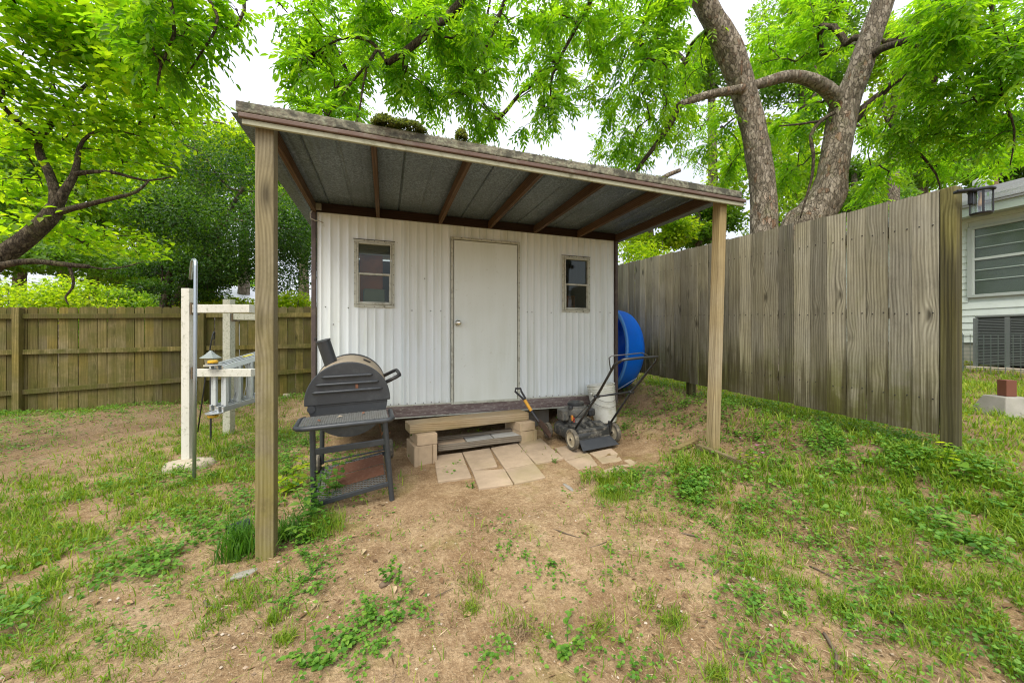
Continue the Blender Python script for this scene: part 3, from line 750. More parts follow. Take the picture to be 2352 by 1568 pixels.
# blocks and timber
def bd(a, b, wd, ht, name, mat, **kw):
    return MB().bar(a, b, wd, ht).build(name, mat, None, **kw)
zt0 = CH-.997
tl = Vector((.217, 3.94+.13, zt0+.048)); tr_ = Vector((1.62, 4.16+.12, zt0+.048))
o = bd(tl, tr_, .24, .094, 'timber_step', M_TIMB, bevel=.008, seg=3, label='thick weathered timber laid across concrete blocks below the door', cat='timber')
tv = (tr_-tl).normalized(); tn = Vector((tv.y, -tv.x, 0))
def blockbox(c, L, W, z0, z1, name, mat, parent=None, rz=0, **kw):
    m = MB(); m.M = Matrix.Translation((c.x, c.y, 0)) @ Matrix.Rotation(math.atan2(tv.y, tv.x)+rz, 4, 'Z')
    return m.box(-L/2, L/2, -W/2, W/2, z0, z1).build(name, mat, parent, **kw)
def hollow(c, L, W, z0, z1, label, rz=0):
    """two-core concrete block standing with its cored end to the viewer"""
    m = MB(); m.M = Matrix.Translation((c.x, c.y, 0)) @ Matrix.Rotation(math.atan2(tv.y, tv.x)+rz, 4, 'Z')
    t = .03
    m.box(-L/2, -L/2+t*1.4, -W/2, W/2, z0, z1); m.box(L/2-t*1.4, L/2, -W/2, W/2, z0, z1); m.box(-L/2+t*1.4+.001, L/2-t*1.4-.001, -W/2+.018, W/2-.018, z0+.002, z1-.002)
    return m.build('concrete_block', M_BLOCK, None, bevel=.004, label=label, cat='concrete block')
cl = tl+tv*.165; cr_ = tr_-tv*.10
blockbox(cl+tn*.015, .21, .36, zt0-.112, zt0-.002, 'concrete_block', M_BLOCK, bevel=.005, label='solid tan block directly under the left end of the timber step', cat='concrete block')
hollow(cl+tn*.02-tv*.02, .235, .38, zt0-.33, zt0-.114, 'hollow tan block at ground level, left support of the timber step')
blockbox(cr_+tv*.02+tn*.03, .21, .36, zt0-.10, zt0-.002, 'concrete_block', M_BLOCK, bevel=.005, rz=.06, label='solid tan block directly under the right end of the timber step', cat='concrete block')
hollow(cr_+tv*.035+tn*.03, .225, .38, zt0-.30, zt0-.102, 'hollow tan block at ground level, right support of the timber step', .04)
# low inner step: a grey board on edge with pavers behind
A = pt(*Z5(640,960), 3.98); B = pt(*Z5(1620,835), 4.30)
bd(A, B, .04, .062, 'low_step_board', M_OLDW, bevel=.006, label='split grey board on edge in front of the small pavers under the timber step', cat='board')
sd = (B-A).normalized(); sn = Vector((-sd.y, sd.x, 0)); L = (B-A).length
for i, (mm_, lb) in enumerate(((M_PAVE, 'leftmost thin paver behind the split grey board'), (M_PAVEG, 'pale grey middle paver behind the split grey board'), (M_PAVEG, 'rightmost thin paver behind the split grey board'))):
    a_ = A+sd*(L*i/3+.006)+sn*.11; b_ = A+sd*(L*(i+1)/3-.006)+sn*.11
    z_ = .012; a_.z += z_; b_.z += z_
    bd(a_, b_, .17, .04, 'paver', mm_, bevel=.005, label=lb, cat='paver')
a_ = A+sn*.225; b_ = B+sn*.225; a_.z += .02; b_.z += .02
bd(a_, b_, .05, .085, 'back_step_board', M_OLDW, bevel=.006, label='dark grey board behind the small pavers in the gap under the step', cat='board')
p_ = gnd(1300, 948); m = MB().box(2.02-.2, 2.02+.15, 4.75, 4.95, H(2,4.8)-.05, H(2,4.8)+.19); m.build('concrete_block', M_CONCG, None, bevel=.006, label='grey block in the dark gap beneath the shed, right of the shovel', cat='concrete block')

# plank and slab round the foot of the right post
A = gnd(1602, 1027, .035); B = gnd(1712, 1068, .03)
bd(A, B, .05, .07, 'garden_plank', M_PLANK, bevel=.006, label='mossy edging plank lying at the foot of the right porch post', cat='plank')
A = gnd(1548, 1035, .02); B = gnd(1600, 1010, .03)
bd(A, B, .06, .05, 'wood_scrap', M_PLANK, bevel=.01, label='short mossy wood scrap left of the right porch post', cat='wood scrap')

# ================================================================== shovel
def T(path_px, d): return [pt(x, y, dd) for (x, y), dd in zip(path_px, d)]
M_BLK = plain('black plastic', (.022,.024,.027), .5, dirt=.35, dscale=9, dcol=(.12,.11,.09))
M_YEL = plain('yellow fibreglass', (.72,.36,.03), .45, dirt=.4, dscale=20, dcol=(.3,.2,.08))
sh = thing('shovel', gnd(1262, 1002), 'D-handled shovel with a yellow and black shaft leaning on the door sill', 'shovel')
g0 = pt(1205, 918, 4.40); g1 = pt(1220, 943, 4.37); g2 = pt(1231, 959, 4.35); g3 = pt(1258, 1000, 4.2)
ax = (g1-g0).normalized()
MB().tube([g0, g1], .019, 10).build('shaft', M_YEL, sh, smooth=True)
MB().tube([g1, g2, g2+(g3-g2)*.25], [.018,.017,.016], 10).build('shaft', M_BLK, sh, smooth=True, label='black lower shaft')
gt = pt(1187, 893, 4.42); sdv = Vector((CT, -ST, 0))
m = MB(); m.tube([g0, g0-ax*.02+sdv*.02, gt+sdv*.055-ax*.0+Vector((0,0,-.03)), gt+sdv*.045+Vector((0,0,.006)), gt-sdv*.012+Vector((0,0,.006)), gt-sdv*.02+Vector((0,0,-.03)), g0-ax*.02-sdv*.01, g0], .0125, 8)
m.build('grip', M_BLK, sh, smooth='all')
M_BLADE = plain('rusty steel blade', (.085,.05,.035), .6, .5, dirt=.7, dcol=(.16,.09,.05))
bdir = (g3-g2).normalized(); bs = bdir.cross(Vector((0,.5,1))).normalized(); m = MB(); bn = bs.cross(bdir).normalized()
vs = []; fs = []; st = g2+bdir*.03; Lb = (g3-st).length+.03; nn = 8
for i in range(nn+1):
    tq = i/nn; wq = .085*min(1, .55+tq*2)*(1-max(0, tq-.75)*2.6)
    for j in range(5):
        uu = (j-2)/2; vs.append(st+bdir*Lb*tq+bs*wq*uu+bn*(.02*uu*uu))
for i in range(nn+1):
    for j in range(5): vs.append(Vector(vs[i*5+j])-bn*.004)
o_ = 5*(nn+1)
for i in range(nn):
    for j in range(4):
        k = i*5+j; fs += [(k, k+1, k+6, k+5), (o_+k+5, o_+k+6, o_+k+1, o_+k)]
m.add(vs, fs).build('blade', M_BLADE, sh, smooth='all')

# ================================================================== bucket
M_WHP = plain('white plastic', (.66,.67,.60), .45, dirt=.55, dscale=5, dcol=(.36,.33,.2))
top = pt(1379, 882, 4.83); bot = pt(1391, 963, 4.80); bot.z = H(bot.x, bot.y)+.012; axb = (top-bot).normalized(); hb = (top-bot).length
bk = thing('bucket', bot, 'tall white plastic bucket leaning on the shed corner behind the mower', 'bucket')
m = MB(); rb, rt = .142, .178
pr = [(0,0),(rb-.01,0),(rb,.008)]
for i in range(1, 20):
    h_ = hb*i/20; r_ = rb+(rt-rb)*i/20
    pr.append((r_, h_))
    if i in (15, 16, 17, 18): pr += [(r_, h_+.003), (r_+.008, h_+.004), (r_+.008, h_+.008), (r_, h_+.009)]
pr += [(rt, hb-.008), (rt+.008, hb-.006), (rt+.008, hb), (rt-.002, hb+.002), (rt-.006, hb-.004)]
for i in range(19, 0, -3): pr.append((rb+(rt-rb)*i/20-.005, hb*i/20))
pr += [(0, .012)]
m.lathe(pr, bot, axb, 36); m.build('pail', M_WHP, bk, smooth=True)
M_WIRE = plain('grey wire', (.2,.2,.19), .45, .6)
q = Vector((0,0,1)).rotation_difference(axb)
def arc(rr, h0, sag, off):
    P = []
    for i in range(15):
        a = -math.pi*.93+ (math.pi*.86)*i/14; P.append(bot+q @ Vector((rr*math.cos(a), rr*math.sin(a), h0-sag*math.sin(math.pi*i/14))))
    return P
MB().tube(arc(rt+.006, hb-.1, .12, 0), .0028, 5).build('wire_handle', M_WIRE, bk, smooth='all')
MB().tube(arc(rt+.002, hb-.2, .09, 0), .0028, 5).build('wire_handle', M_WIRE, bk, smooth='all')
MB().lathe([(0,0),(.02,0),(.02,.01),(0,.012)], bot+q @ Vector((rt*math.cos(-math.pi*.93), rt*math.sin(-math.pi*.93), hb-.1)), q @ Vector((-1,0,0)), 10).build('handle_lug', M_WHP, bk)

# ================================================================== paddling pool on edge
M_BLUE = plain('blue pool plastic', (.0,.17,.85), .35, dirt=.2, dscale=3, dcol=(.03,.12,.30))
pc = Vector((3.345, 5.24, CH-.19)); pax = Vector((1, -.03, -.05)).normalized()     # from the rim towards the floor of the pool
pool = thing('paddling_pool', (3.4, 5.1, H(3.4, 5.1)), 'bright blue round paddling pool standing on edge between shed and fence', 'paddling pool')
m = MB(); pr = [(.66,-.012),(.705,-.012),(.715,.0),(.705,.012),(.678,.014)]
for i in range(11):
    a = i/10; pr.append((.675-.05*a-.16*max(0, a-.6)**2*6, .02+.43*a))
pr += [(.47,.465),(.0,.465)]
inn = [(.0,.455),(.46,.455)]
for i in range(10, -1, -1):
    a = i/10; inn.append((.660-.05*a-.16*max(0, a-.6)**2*6, .02+.425*a))
m.lathe(pr+inn+[(.66,-.012)], pc, pax, 56); m.build('tub', M_BLUE, pool, smooth='all')
qq = Vector((0,0,1)).rotation_difference(pax)
m = MB()
m.lathe([(.663,-.014),(.685,-.022),(.710,-.014),(.718,.002),(.708,.012)], pc, pax, 56); m.build('rim', plain('paler rim plastic', (.10,.33,.78), .35), pool, smooth='all')
m = MB(); ctr = pc+pax*.2
m.M = Matrix.Translation(pt(1413, 856, 5.32)) @ Matrix.Rotation(-.15, 4, 'Z'); m.box(-.01, .045, 0, .004, -.085, .10); m.build('sticker', plain('red sticker', (.42,.03,.07), .5), pool)
MB().tube([pt(1412, 899, 5.25), pt(1436, 884, 5.2), pt(1462, 868, 5.2)], .003, 5).build('cord', plain('pale cord', (.5,.55,.6), .6), pool)

# ================================================================== lawn mower
M_MBLK = plain('mower black paint', (.036,.038,.037), .4, dirt=.85, dscale=7, dcol=(.27,.25,.20))
M_ENG = plain('dusty engine cast', (.10,.10,.09), .55, .2, dirt=.85, dscale=12, dcol=(.27,.25,.19))
M_TYRE = plain('dusty tyre', (.10,.09,.07), .85, dirt=.9, dscale=15, dcol=(.30,.26,.18), bump=.5)
M_HUB = plain('beige wheel hub', (.42,.37,.26), .6, dirt=.5, dscale=14, dcol=(.22,.18,.12))
M_FLAP = plain('rubber flap', (.035,.040,.046), .5, dirt=.25, dscale=8, dcol=(.1,.1,.09))
M_TUBE = plain('black handle tube', (.03,.032,.034), .3, .3, dirt=.3, dcol=(.12,.1,.08))
gm = H(2.17, 3.9)
mow = thing('lawn_mower', (2.17, 3.9, gm), 'black push lawn mower with beige wheels and a rear flap beside the pavers', 'lawn mower')
MM = Matrix.Translation((2.17, 3.9, gm+.012)) @ Matrix.Rotation(R(4), 4, 'Z') @ Matrix.Rotation(R(-2.5), 4, 'Y')
def mb(): x = MB(); x.M = MM; return x
# deck: rounded, front to +y
outl = []
for a in range(0, 181, 12): outl.append((.245*math.cos(R(a)), .10+.21*math.sin(R(a))))
outl += [(-.245,-.26),(-.20,-.31),(.20,-.31),(.245,-.26)]
m = mb(); n = len(outl); layers = [(1.0,.075),(1.02,.085),(1.0,.16),(.93,.185),(.6,.205),(.0,.21)]
vs = []; fs = []
for sc, z in layers:
    for x, y in outl: vs.append((x*sc, -.05+(y+.05)*sc, z))
for i in range(len(layers)-1):
    for j in range(n): fs.append((i*n+j, i*n+(j+1) % n, (i+1)*n+(j+1) % n, (i+1)*n+j))
fs.append(tuple(range(n-1, -1, -1)))
m.add(vs, fs).build('deck', M_MBLK, mow, smooth=True)
m = mb(); m.add([(-.21,-.31,.19),(.21,-.31,.19),(.21,-.13,.235),(-.21,-.13,.235),(-.21,-.31,.06),(.21,-.31,.06),(.21,-.05,.15),(-.21,-.05,.15)],
      [(0,1,2,3),(4,5,1,0),(5,6,2,1),(7,4,0,3),(6,7,3,2),(7,6,5,4)]); dk = m.build('rear_housing', M_MBLK, mow, bevel=.012, seg=3)
m = mb()
for xx in (-.09, 0, .09): m.box(xx-.02, xx+.02, -.27, -.16, .20, .235)
m.build('louvre', M_MBLK, dk, bevel=.008)
m = mb(); m.add([(-.205,-.318,.088),(.205,-.318,.088),(.235,-.435,.012),(-.235,-.435,.012),(-.205,-.326,.092),(.205,-.326,.092),(.235,-.443,.018),(-.235,-.443,.018)],
      [(0,1,2,3),(7,6,5,4),(0,4,5,1),(1,5,6,2),(2,6,7,3),(3,7,4,0)]); fl = m.build('rear_flap', M_FLAP, mow, bevel=.002)
m = mb(); m.box(-.21, .21, -.325, -.31, .078, .10); m.build('flap_hinge', M_MBLK, mow, bevel=.004)
def wheel(x, y, r, wd, side):
    m = mb(); c = (x, y, r); 
    m.lathe([(r*.72,-wd/2),(r*.94,-wd/2),(r,-wd*.3),(r,wd*.3),(r*.94,wd/2),(r*.72,wd/2),(r*.72,-wd/2)], c, (1,0,0), 28)
    wh = m.build('wheel', M_TYRE, mow, smooth=True)
    m = mb(); m.lathe([(0,-wd*.45),(r*.2,-wd*.5),(r*.22,-wd*.3),(r*.6,-wd*.2),(r*.73,-wd*.42),(r*.73,wd*.42),(r*.6,wd*.2),(r*.22,wd*.3),(r*.2,wd*.5),(0,wd*.45)], c, (1,0,0), 20)
    m.build('hub', M_HUB, wh, smooth=True)
    m = mb(); m.tube([(x-side*.0-.03, y, r), (x+.03, y, r)], .012, 8); m.build('axle_bolt', M_SCREW, wh)
wheel(-.285, .24, .092, .045, -1); wheel(.285, .24, .092, .045, 1); wheel(-.275, -.30, .112, .045, -1); wheel(.275, -.30, .112, .045, 1)
# engine
en = mb(); en.lathe([(0,.20),(.13,.20),(.135,.22),(.125,.24),(.125,.29),(.14,.295),(.145,.35),(.135,.375),(.10,.385),(.095,.40),(.0,.40)], (-.0, .04, 0), (0,0,1), 28)
eng = en.build('engine', M_ENG, mow, smooth=True)
m = mb()
m.lathe([(.098,.40),(.098,.425),(.085,.437),(0,.439)], (0, .04, 0), (0,0,1), 24); m.build('starter_cover', M_BLK, eng, smooth=True)
m = mb()
for i in range(20):
    a = 2*math.pi*i/20; m.bar((.055*math.cos(a), .04+.055*math.sin(a), .441), (.09*math.cos(a), .04+.09*math.sin(a), .438), .006, .006)
m.build('cooling_fin', M_ENG, eng, kind='stuff')
m = mb(); m.box(-.22,-.13,-.02,.12,.24,.37); m.build('air_filter', M_ENG, eng, bevel=.015, seg=3)
m = mb(); m.box(-.10,.10,.15,.22,.22,.33); m.build('cylinder_head', M_ENG, eng, bevel=.01)
m = mb()
for i in range(6): m.box(-.115,.115,.145,.232,.225+.018*i,.231+.018*i)
m.build('cooling_fin', M_ENG, eng)
m = mb(); m.box(.12,.21,-.06,.10,.26,.35); m.build('fuel_tank', M_BLK, eng, bevel=.02, seg=3)
m = mb(); m.lathe([(0,0),(.026,0),(.028,.02),(.024,.032),(0,.034)], (-.115, -.03, .375), (0,0,1), 14); m.build('fuel_cap', M_BLK, eng, smooth=True)
m = mb(); m.lathe([(0,.0),(.01,0),(.01,.05),(0,.05)], (-.115, -.09, .235), (0,0,1), 8); m.build('primer_bulb', plain('red bulb', (.35,.05,.03), .5), eng)
m = mb(); m.box(-.135,-.118,-.085,-.06,.25,.31); m.build('orange_tag', plain('orange tag', (.6,.25,.04), .5), eng)
# handle
Li = MM.inverted()
def w2(px, py, d): return Li @ pt(px, py, d)
hl0 = Vector((-.235,-.27,.19)); hr0 = Vector((.235,-.27,.19))
lm = w2(1371, 910, 3.75); rm = w2(1450, 900, 3.93); ltp = w2(1411, 838, 3.42); rtp = w2(1507, 830, 3.62)
lt2 = w2(1431, 826, 3.34); rt2 = w2(1510, 819, 3.52)
m = mb(); m.tube([hl0, hl0*.45+lm*.55, lm, ltp, lt2*.7+ltp*.3, lt2, lt2*.5+rt2*.5+Vector((0,0,.004)), rt2+(lt2-rt2)*.12, rt2, rtp, rm, hr0*.45+rm*.55, hr0], .0125, 10)
hd = m.build('handle', M_TUBE, mow, smooth='all')
m = mb(); m.tube([lm, lm*.5+rm*.5, rm], .011, 10); m.build('crossbar', M_TUBE, mow, smooth='all')
m = mb(); b0, b1, b2, b3, b4 = w2(1402,848,3.46), w2(1399,822,3.38), w2(1405,817,3.36), w2(1475,810,3.52), w2(1500,842,3.66)
m.tube([b0, b1, b2, w2(1440,814,3.44), b3, w2(1487,816,3.56), b4], .0055, 6); m.build('control_bail', plain('grey bail wire', (.12,.12,.12), .35, .6), mow, smooth='all')
m = mb(); m.tube([ltp, lm*.6+ltp*.4+Vector((-.02,0,-.01)), lm+Vector((-.02,.02,-.02)), Vector((-.17,-.12,.24)), Vector((-.1,0,.3))], .004, 5); m.build('control_cable', M_BLK, mow, smooth='all')
for p_ in (lm, rm, hl0, hr0):
    m = mb(); m.lathe([(0,-.03),(.016,-.03),(.02,-.02),(.02,.02),(.016,.03),(0,.03)], p_, (1,0,0), 8); m.build('handle_knob', M_BLK, mow)
m = mb(); m.bar(hl0+Vector((0,0,-.08)), hl0+Vector((0,-.02,.05)), .02, .04); m.bar(hr0+Vector((0,0,-.08)), hr0+Vector((0,-.02,.05)), .02, .04); m.build('handle_bracket', M_MBLK, mow)

# ================================================================== barrel grill
M_GR = plain('dark grey grill paint', (.048,.054,.060), .4, .15, dirt=.4, dscale=6, dcol=(.11,.12,.12))
M_GRD = plain('dusty brown lid', (.40,.33,.23), .6, dirt=.4, dscale=3.5, dcol=(.22,.14,.08))
M_RUST = plain('rusty cooking grate', (.20,.085,.045), .8, dirt=.6, dscale=18, dcol=(.30,.20,.13))
M_EXP = plain('worn steel mesh', (.24,.25,.24), .5, .3, dirt=.5, dcol=(.2,.18,.15))
gz = H(-.3, 3.5)
gr_ = thing('barrel_grill', (-.3, 3.5, gz), 'dark grey barrel charcoal grill with chimney, mesh shelf and a brown-faded lid', 'barrel grill')
GM = Matrix.Translation((-.285, 3.28, 0)) @ Matrix.Rotation(R(3), 4, 'Z') @ Matrix.Translation((0,0,CH-.5)) @ Matrix.Rotation(R(3), 4, 'X') @ Matrix.Rotation(R(-1.8), 4, 'Y') @ Matrix.Translation((0,0,-CH+.5))
# local frame: x across the barrel, y along it away from the viewer, z absolute
def gb(): x = MB(); x.M = GM; return x
zc = CH-.515; RR = .318; LB = .74
def halfdisc(m, y0, y1, r, a0, a1, n=28, flat=1.0):
    P = [(r*math.cos(R(a0+(a1-a0)*i/n)), zc+r*math.sin(R(a0+(a1-a0)*i/n))) for i in range(n+1)]
    N = len(P)
    m.add([(x, y0, z) for x, z in P]+[(x, y1, z) for x, z in P], [tuple(range(N)), tuple(range(2*N-1, N-1, -1))]+[(i, N+i, N+(i+1) % N, (i+1) % N) for i in range(N)])
lz = -.0
lidshell = gb(); n = 28; vs = []; fs = []
for yy in (.02, LB-.02):
    for rr in (RR, RR-.006):
        for i in range(n+1):
            a = R(2+176*i/n); vs.append((rr*math.cos(a), yy, zc+rr*math.sin(a)*.96))
N = n+1
for i in range(n): fs += [(i+1, i, 2*N+i, 2*N+i+1), (N+i, N+i+1, 3*N+i+1, 3*N+i)]
lid = lidshell.add(vs, fs).build('lid', M_GRD, gr_, smooth='all')
for yy, nm in ((0, 'lid_end'), (LB-.022, 'lid_end')):
    m = gb(); P = [(RR*1.012*math.cos(R(a)), zc+RR*1.0*math.sin(R(a))) for a in range(0, 181, 6)]
    P = [(RR*1.012, zc-.018)]+P+[(-RR*1.012, zc-.018)]; N = len(P)
    m.add([(x, yy, z) for x, z in P]+[(x, yy+.022, z) for x, z in P], [tuple(range(N)), tuple(range(2*N-1, N-1, -1))]+[(i, N+i, N+(i+1) % N, (i+1) % N) for i in range(N)])
    e = m.build(nm, M_GR, lid, bevel=.008, seg=3)
    if yy == 0:
        pass
# pressed ribs on the near end plate
for zz, hw in ((zc+.205, .19), (zc+.145, .235), (zc+.085, .262)):
    m = gb(); m.tube([(-hw, -.001, zz), (-hw+.02, -.005, zz), (hw-.02, -.005, zz), (hw, -.001, zz)], [.004,.0115,.0115,.004], 10); m.build('pressed_rib', M_GR, lid, smooth='all')
m = gb(); halfdisc(m, .012, LB-.012, RR-.018, 180, 360); bl = m.build('fire_box', M_GR, gr_, smooth=True)
m = gb(); m.box(-RR+.02, RR-.02, .008, LB-.008, zc-.03, zc-.003); m.build('fire_box_rim', M_GR, gr_)
for k in (-1, 0): 
    m = gb(); m.tube([(-.14+.0*k, .010, zc-.20-.035*k), (.14, .010, zc-.20-.035*k)], .008, 8); m.build('pressed_rib', M_GR, bl, smooth='all')
m = gb(); m.lathe([(0,-.004),(.028,-.004),(.03,0),(.03,.003),(0,.003)], (-RR+.045, .004, zc-.045), (0,1,0), 16); m.build('vent_plate', M_GR, bl)
# chimney
m = gb(); ca = Vector((-.145, .42, zc+.24)); cb = Vector((-.205, .40, zc+.475))
m.tube([ca, cb], .056, 20, cap=False); m.tube([cb, ca], .050, 20, cap=False); ch = m.build('chimney', M_GR, lid, smooth=True)
m = gb(); m.tube([cb-(cb-ca).normalized()*.008, cb+(cb-ca).normalized()*.004], .060, 20); m.build('chimney_cap', M_GR, ch, smooth=True)
m = gb(); m.lathe([(0,0),(.012,0),(.014,.012),(.008,.03),(0,.032)], cb+Vector((-.06,-.0,.0)), (0,0,1), 10); m.build('cap_knob', M_SCREW, ch, smooth=True)
# lid handle on the right side
m = gb(); hx = RR*math.cos(R(18)); hz = zc+RR*math.sin(R(18))
m.tube([(hx-.01, .18, hz-.0), (hx+.09, .18, hz+.045), (hx+.115, .20, hz+.055), (hx+.12, .30, hz+.055), (hx+.12, .48, hz+.055), (hx+.115, .54, hz+.055), (hx+.09, .56, hz+.045), (hx-.01, .56, hz)], .0165, 10); m.build('handle', M_BLK, lid, smooth='all')
m = gb(); a = R(62); m.M = GM @ Matrix.Translation((RR*math.cos(a), .38, zc+RR*.96*math.sin(a)+.006)) @ Matrix.Rotation(R(28), 4, 'Y'); m.box(-.035,.035,-.014,.014,-.004,.008); m.build('gauge_plate', M_SCREW, lid, bevel=.006)
m = gb(); m.box(.055,.075,-.0085,-.002,zc+.10,zc+.155); m.build('paint_scar', M_RUST, lid)
# side shelf with expanded mesh
def mesh_panel(m, x0, x1, y0, y1, z, px_, py_, r_):
    nx = int((x1-x0)/px_); ny = int((y1-y0)/py_)
    for j in range(ny+1):
        for i in range(nx):
            a = x0+i*px_; y = y0+j*py_
            if j < ny:
                if (i+j) % 2 == 0: m.bar((a, y, z), (a+px_, y+py_, z), r_, r_)
                else: m.bar((a, y+py_, z), (a+px_, y, z), r_, r_)
def gk(px, py, d): return GM.inverted() @ pt(px, py, d)
zs_ = CH-.625
sx0, sx1, sy0, sy1 = -.345, .318, -.30, -.012
m = gb(); tt = .019
m.tube([(sx0+.03, sy1, zs_), (sx0, sy1-.04, zs_), (sx0, sy0+.04, zs_-.002), (sx0+.02, sy0+.01, zs_-.003), (sx0+.05, sy0, zs_-.003), (sx1-.05, sy0, zs_-.003), (sx1-.02, sy0+.01, zs_-.003), (sx1, sy0+.04, zs_), (sx1, sy1, zs_)], tt, 10)
m.build('shelf_frame', M_GR, gr_, smooth='all')
m = gb(); mesh_panel(m, sx0+.02, sx1-.018, sy0+.02, sy1-.002, zs_+.012, .0165, .012, .0034); m.build('shelf_mesh', M_EXP, gr_, kind='stuff')
m = gb(); m.box(-.012, .0, sy0+.01, sy1, zs_+.002, zs_+.008); m.build('mesh_strap', M_EXP, gr_)
for k, (lx, ly) in enumerate(((-.06, -.14), (.11, -.1), (-.2, -.2))):
    m = gb(); m.M = GM @ Matrix.Translation((lx, ly, zs_+.02)) @ Matrix.Rotation(k, 4, 'Z'); m.add([(-.022,0,0),(0,-.012,.006),(.022,0,.002),(0,.012,.008),(0,0,.014)], [(0,1,4),(1,2,4),(2,3,4),(3,0,4),(3,2,1,0)]); m.build('dead_leaf', M_RUST if k else M_GRD, None, label=['curled brown dead leaf on the grill shelf mesh, left of centre', 'pale dead leaf on the grill shelf mesh, towards the right', 'small dead leaf near the left corner of the grill shelf'][k], cat='dead leaf')
# legs, braces, lower shelf
def lx(px, py, d): v = gk(px, py, d); return v
zg = lambda x, y: H(*( (GM @ Vector((x, y, 0))).xy ))
fl_r0 = Vector((.268, -.055, zs_-.02)); fr_b = gk(892, 1168, 2.97)
fl_l0 = Vector((-.262, -.055, zs_-.02)); fl_b = Vector((-.275, -.075, zg(-.275, -.075)-.02))
fr_b = Vector((.305, -.09, zg(.305, -.09)-.005))
bl_r = Vector((.27, .69, zs_-.02)); br_b = Vector((.30, .72, zg(.30, .72)+.09))
bl_l = Vector((-.26, .69, zs_-.02)); bl_b = Vector((-.29, .72, zg(-.29, .72)+.09))
for a_, b_ in ((fl_r0, fr_b), (fl_l0, fl_b), (bl_r, br_b), (bl_l, bl_b)):
    gb().tube([a_, b_], .0215, 12).build('leg', M_GR, gr_, smooth=True)
def lerp(a, b, t): return a+(b-a)*t
m = gb(); A = lerp(fl_l0, fl_b, .31); B = lerp(fl_r0, fr_b, .31); m.bar(A, B, .02, .05); m.build('brace', M_GR, gr_, bevel=.004)
m = gb(); A = lerp(bl_l, bl_b, .4); B = lerp(bl_r, br_b, .4); m.bar(A, B, .02, .04); m.build('brace', M_GR, gr_, bevel=.004)
lo_l, lo_r = lerp(fl_l0, fl_b, .86), lerp(fl_r0, fr_b, .80); bo_l, bo_r = Vector((-.285,.71,lo_l.z-.02)), Vector((.295,.71,lo_r.z-.02))
for A, B in ((lo_l, lo_r), (bo_l, bo_r), (lo_l, bo_l), (lo_r, bo_r)):
    gb().bar(A, B, .026, .036).build('shelf_rail', M_GR, gr_, bevel=.004)
zlo = (lo_l.z+lo_r.z)/2+.006
m = gb(); mesh_panel(m, -.26, .275, -.05, .68, 0, .024, .018, .0035)
mm_ = np.array(m.v)  # lay the mesh on the slightly tilted rails
m.M = Matrix.Identity(4)
g_inv = GM.inverted(); newv = []
for p_ in m.v:
    q_ = g_inv @ Vector(p_); fx = (q_.x+.28)/.57; q_.z += lo_l.z+(lo_r.z-lo_l.z)*fx+.006 ; newv.append(tuple(GM @ q_))
m.v = newv; m.build('lower_mesh', M_EXP, gr_, kind='stuff')
def grate(y0, y1, x0, x1, label):
    m = MB(); m.M = GM
    zq = lambda x: lo_l.z+(lo_r.z-lo_l.z)*(x+.28)/.57+.022
    for k in range(13):
        y = y0+(y1-y0)*k/12; m.bar((x0, y, zq(x0)), (x1, y, zq(x1)), .0065, .006)
    for x in (x0, (x0+x1)/2, x1): m.bar((x, y0, zq(x)-.006), (x, y1, zq(x)-.006), .008, .006)
    m.build('cooking_grate', M_RUST, None, label=label, cat='grate')
grate(.09, .31, -.20, .255, 'rusty cooking grate on the lower grill shelf, the nearer of the two')
grate(.35, .57, -.18, .262, 'rusty cooking grate on the lower grill shelf, the one behind')
for sx, lb in ((-.33, 'left'), (.345, 'right')):
    m = gb(); zw = zg(sx, .72)+.10
    m.lathe([(.03,-.03),(.085,-.03),(.10,-.018),(.10,.018),(.085,.03),(.03,.03),(.03,-.03)], (sx, .72, zw), (1,0,0), 26); wh = m.build('wheel', M_TYRE, gr_, smooth=True)
    m = gb(); m.lathe([(0,-.034),(.034,-.032),(.034,.032),(0,.034)], (sx, .72, zw), (1,0,0), 14); m.build('hub', M_GR, wh)
m = gb(); m.tube([(-.34, .72, zg(-.3,.72)+.10), (.35, .72, zg(.3,.72)+.10)], .009, 8); m.build('axle', M_GR, gr_)
# copper rods hanging behind the right leg
cp = plain('copper coloured rod', (.42,.20,.11), .4, .8)
rod = thing('roasting_fork', pt(886, 965, 3.35), 'bent copper-coloured roasting forks hanging behind the right grill leg', 'roasting fork')
for (a, b, c) in (((878,960),(893,997),(897,992)), ((875,962),(888,999),(893,1000)), ((868,958),(877,1000),(880,990))):
    MB().tube([pt(*a, 3.35), pt(*b, 3.33), pt(*c, 3.33)], .0035, 6).build('rod', cp, rod, smooth='all')

# ================================================================== white posts, pipe, hooks, feeder, ladder
def wpost_mat():
    t = NT('chipped white post paint'); o = t.pos(); n1 = t.noise(t.map(o, (6,6,1.2)), 2.0, 6, .7); n2 = t.noise(o, 28, 5, .7)
    c = t.mix(t.rng(n1, .3, .7, 0, .6), (.66,.65,.58), (.50,.49,.40))
    c = t.mix(t.rng(n2, .55, .68, 0, .6), c, t.mix(t.objrnd(), (.20,.21,.12), (.40,.38,.28)))
    c = t.mix(t.rng(t.noise(o, 3.1, 4, .6), .66, .74, 0, .7), c, (.33,.17,.06))
    t.pbr(c, .6, normal=t.bump(n2, .4, .004)); return t.done()
M_WPOST = wpost_mat()
M_WMOLD = plain('mouldy white paint', (.50,.50,.40), .7, dirt=.95, dscale=26, dcol=(.15,.17,.08), bump=.4)
right = Vector((CT, -ST, 0)); fwd = Vector((ST, CT, 0))
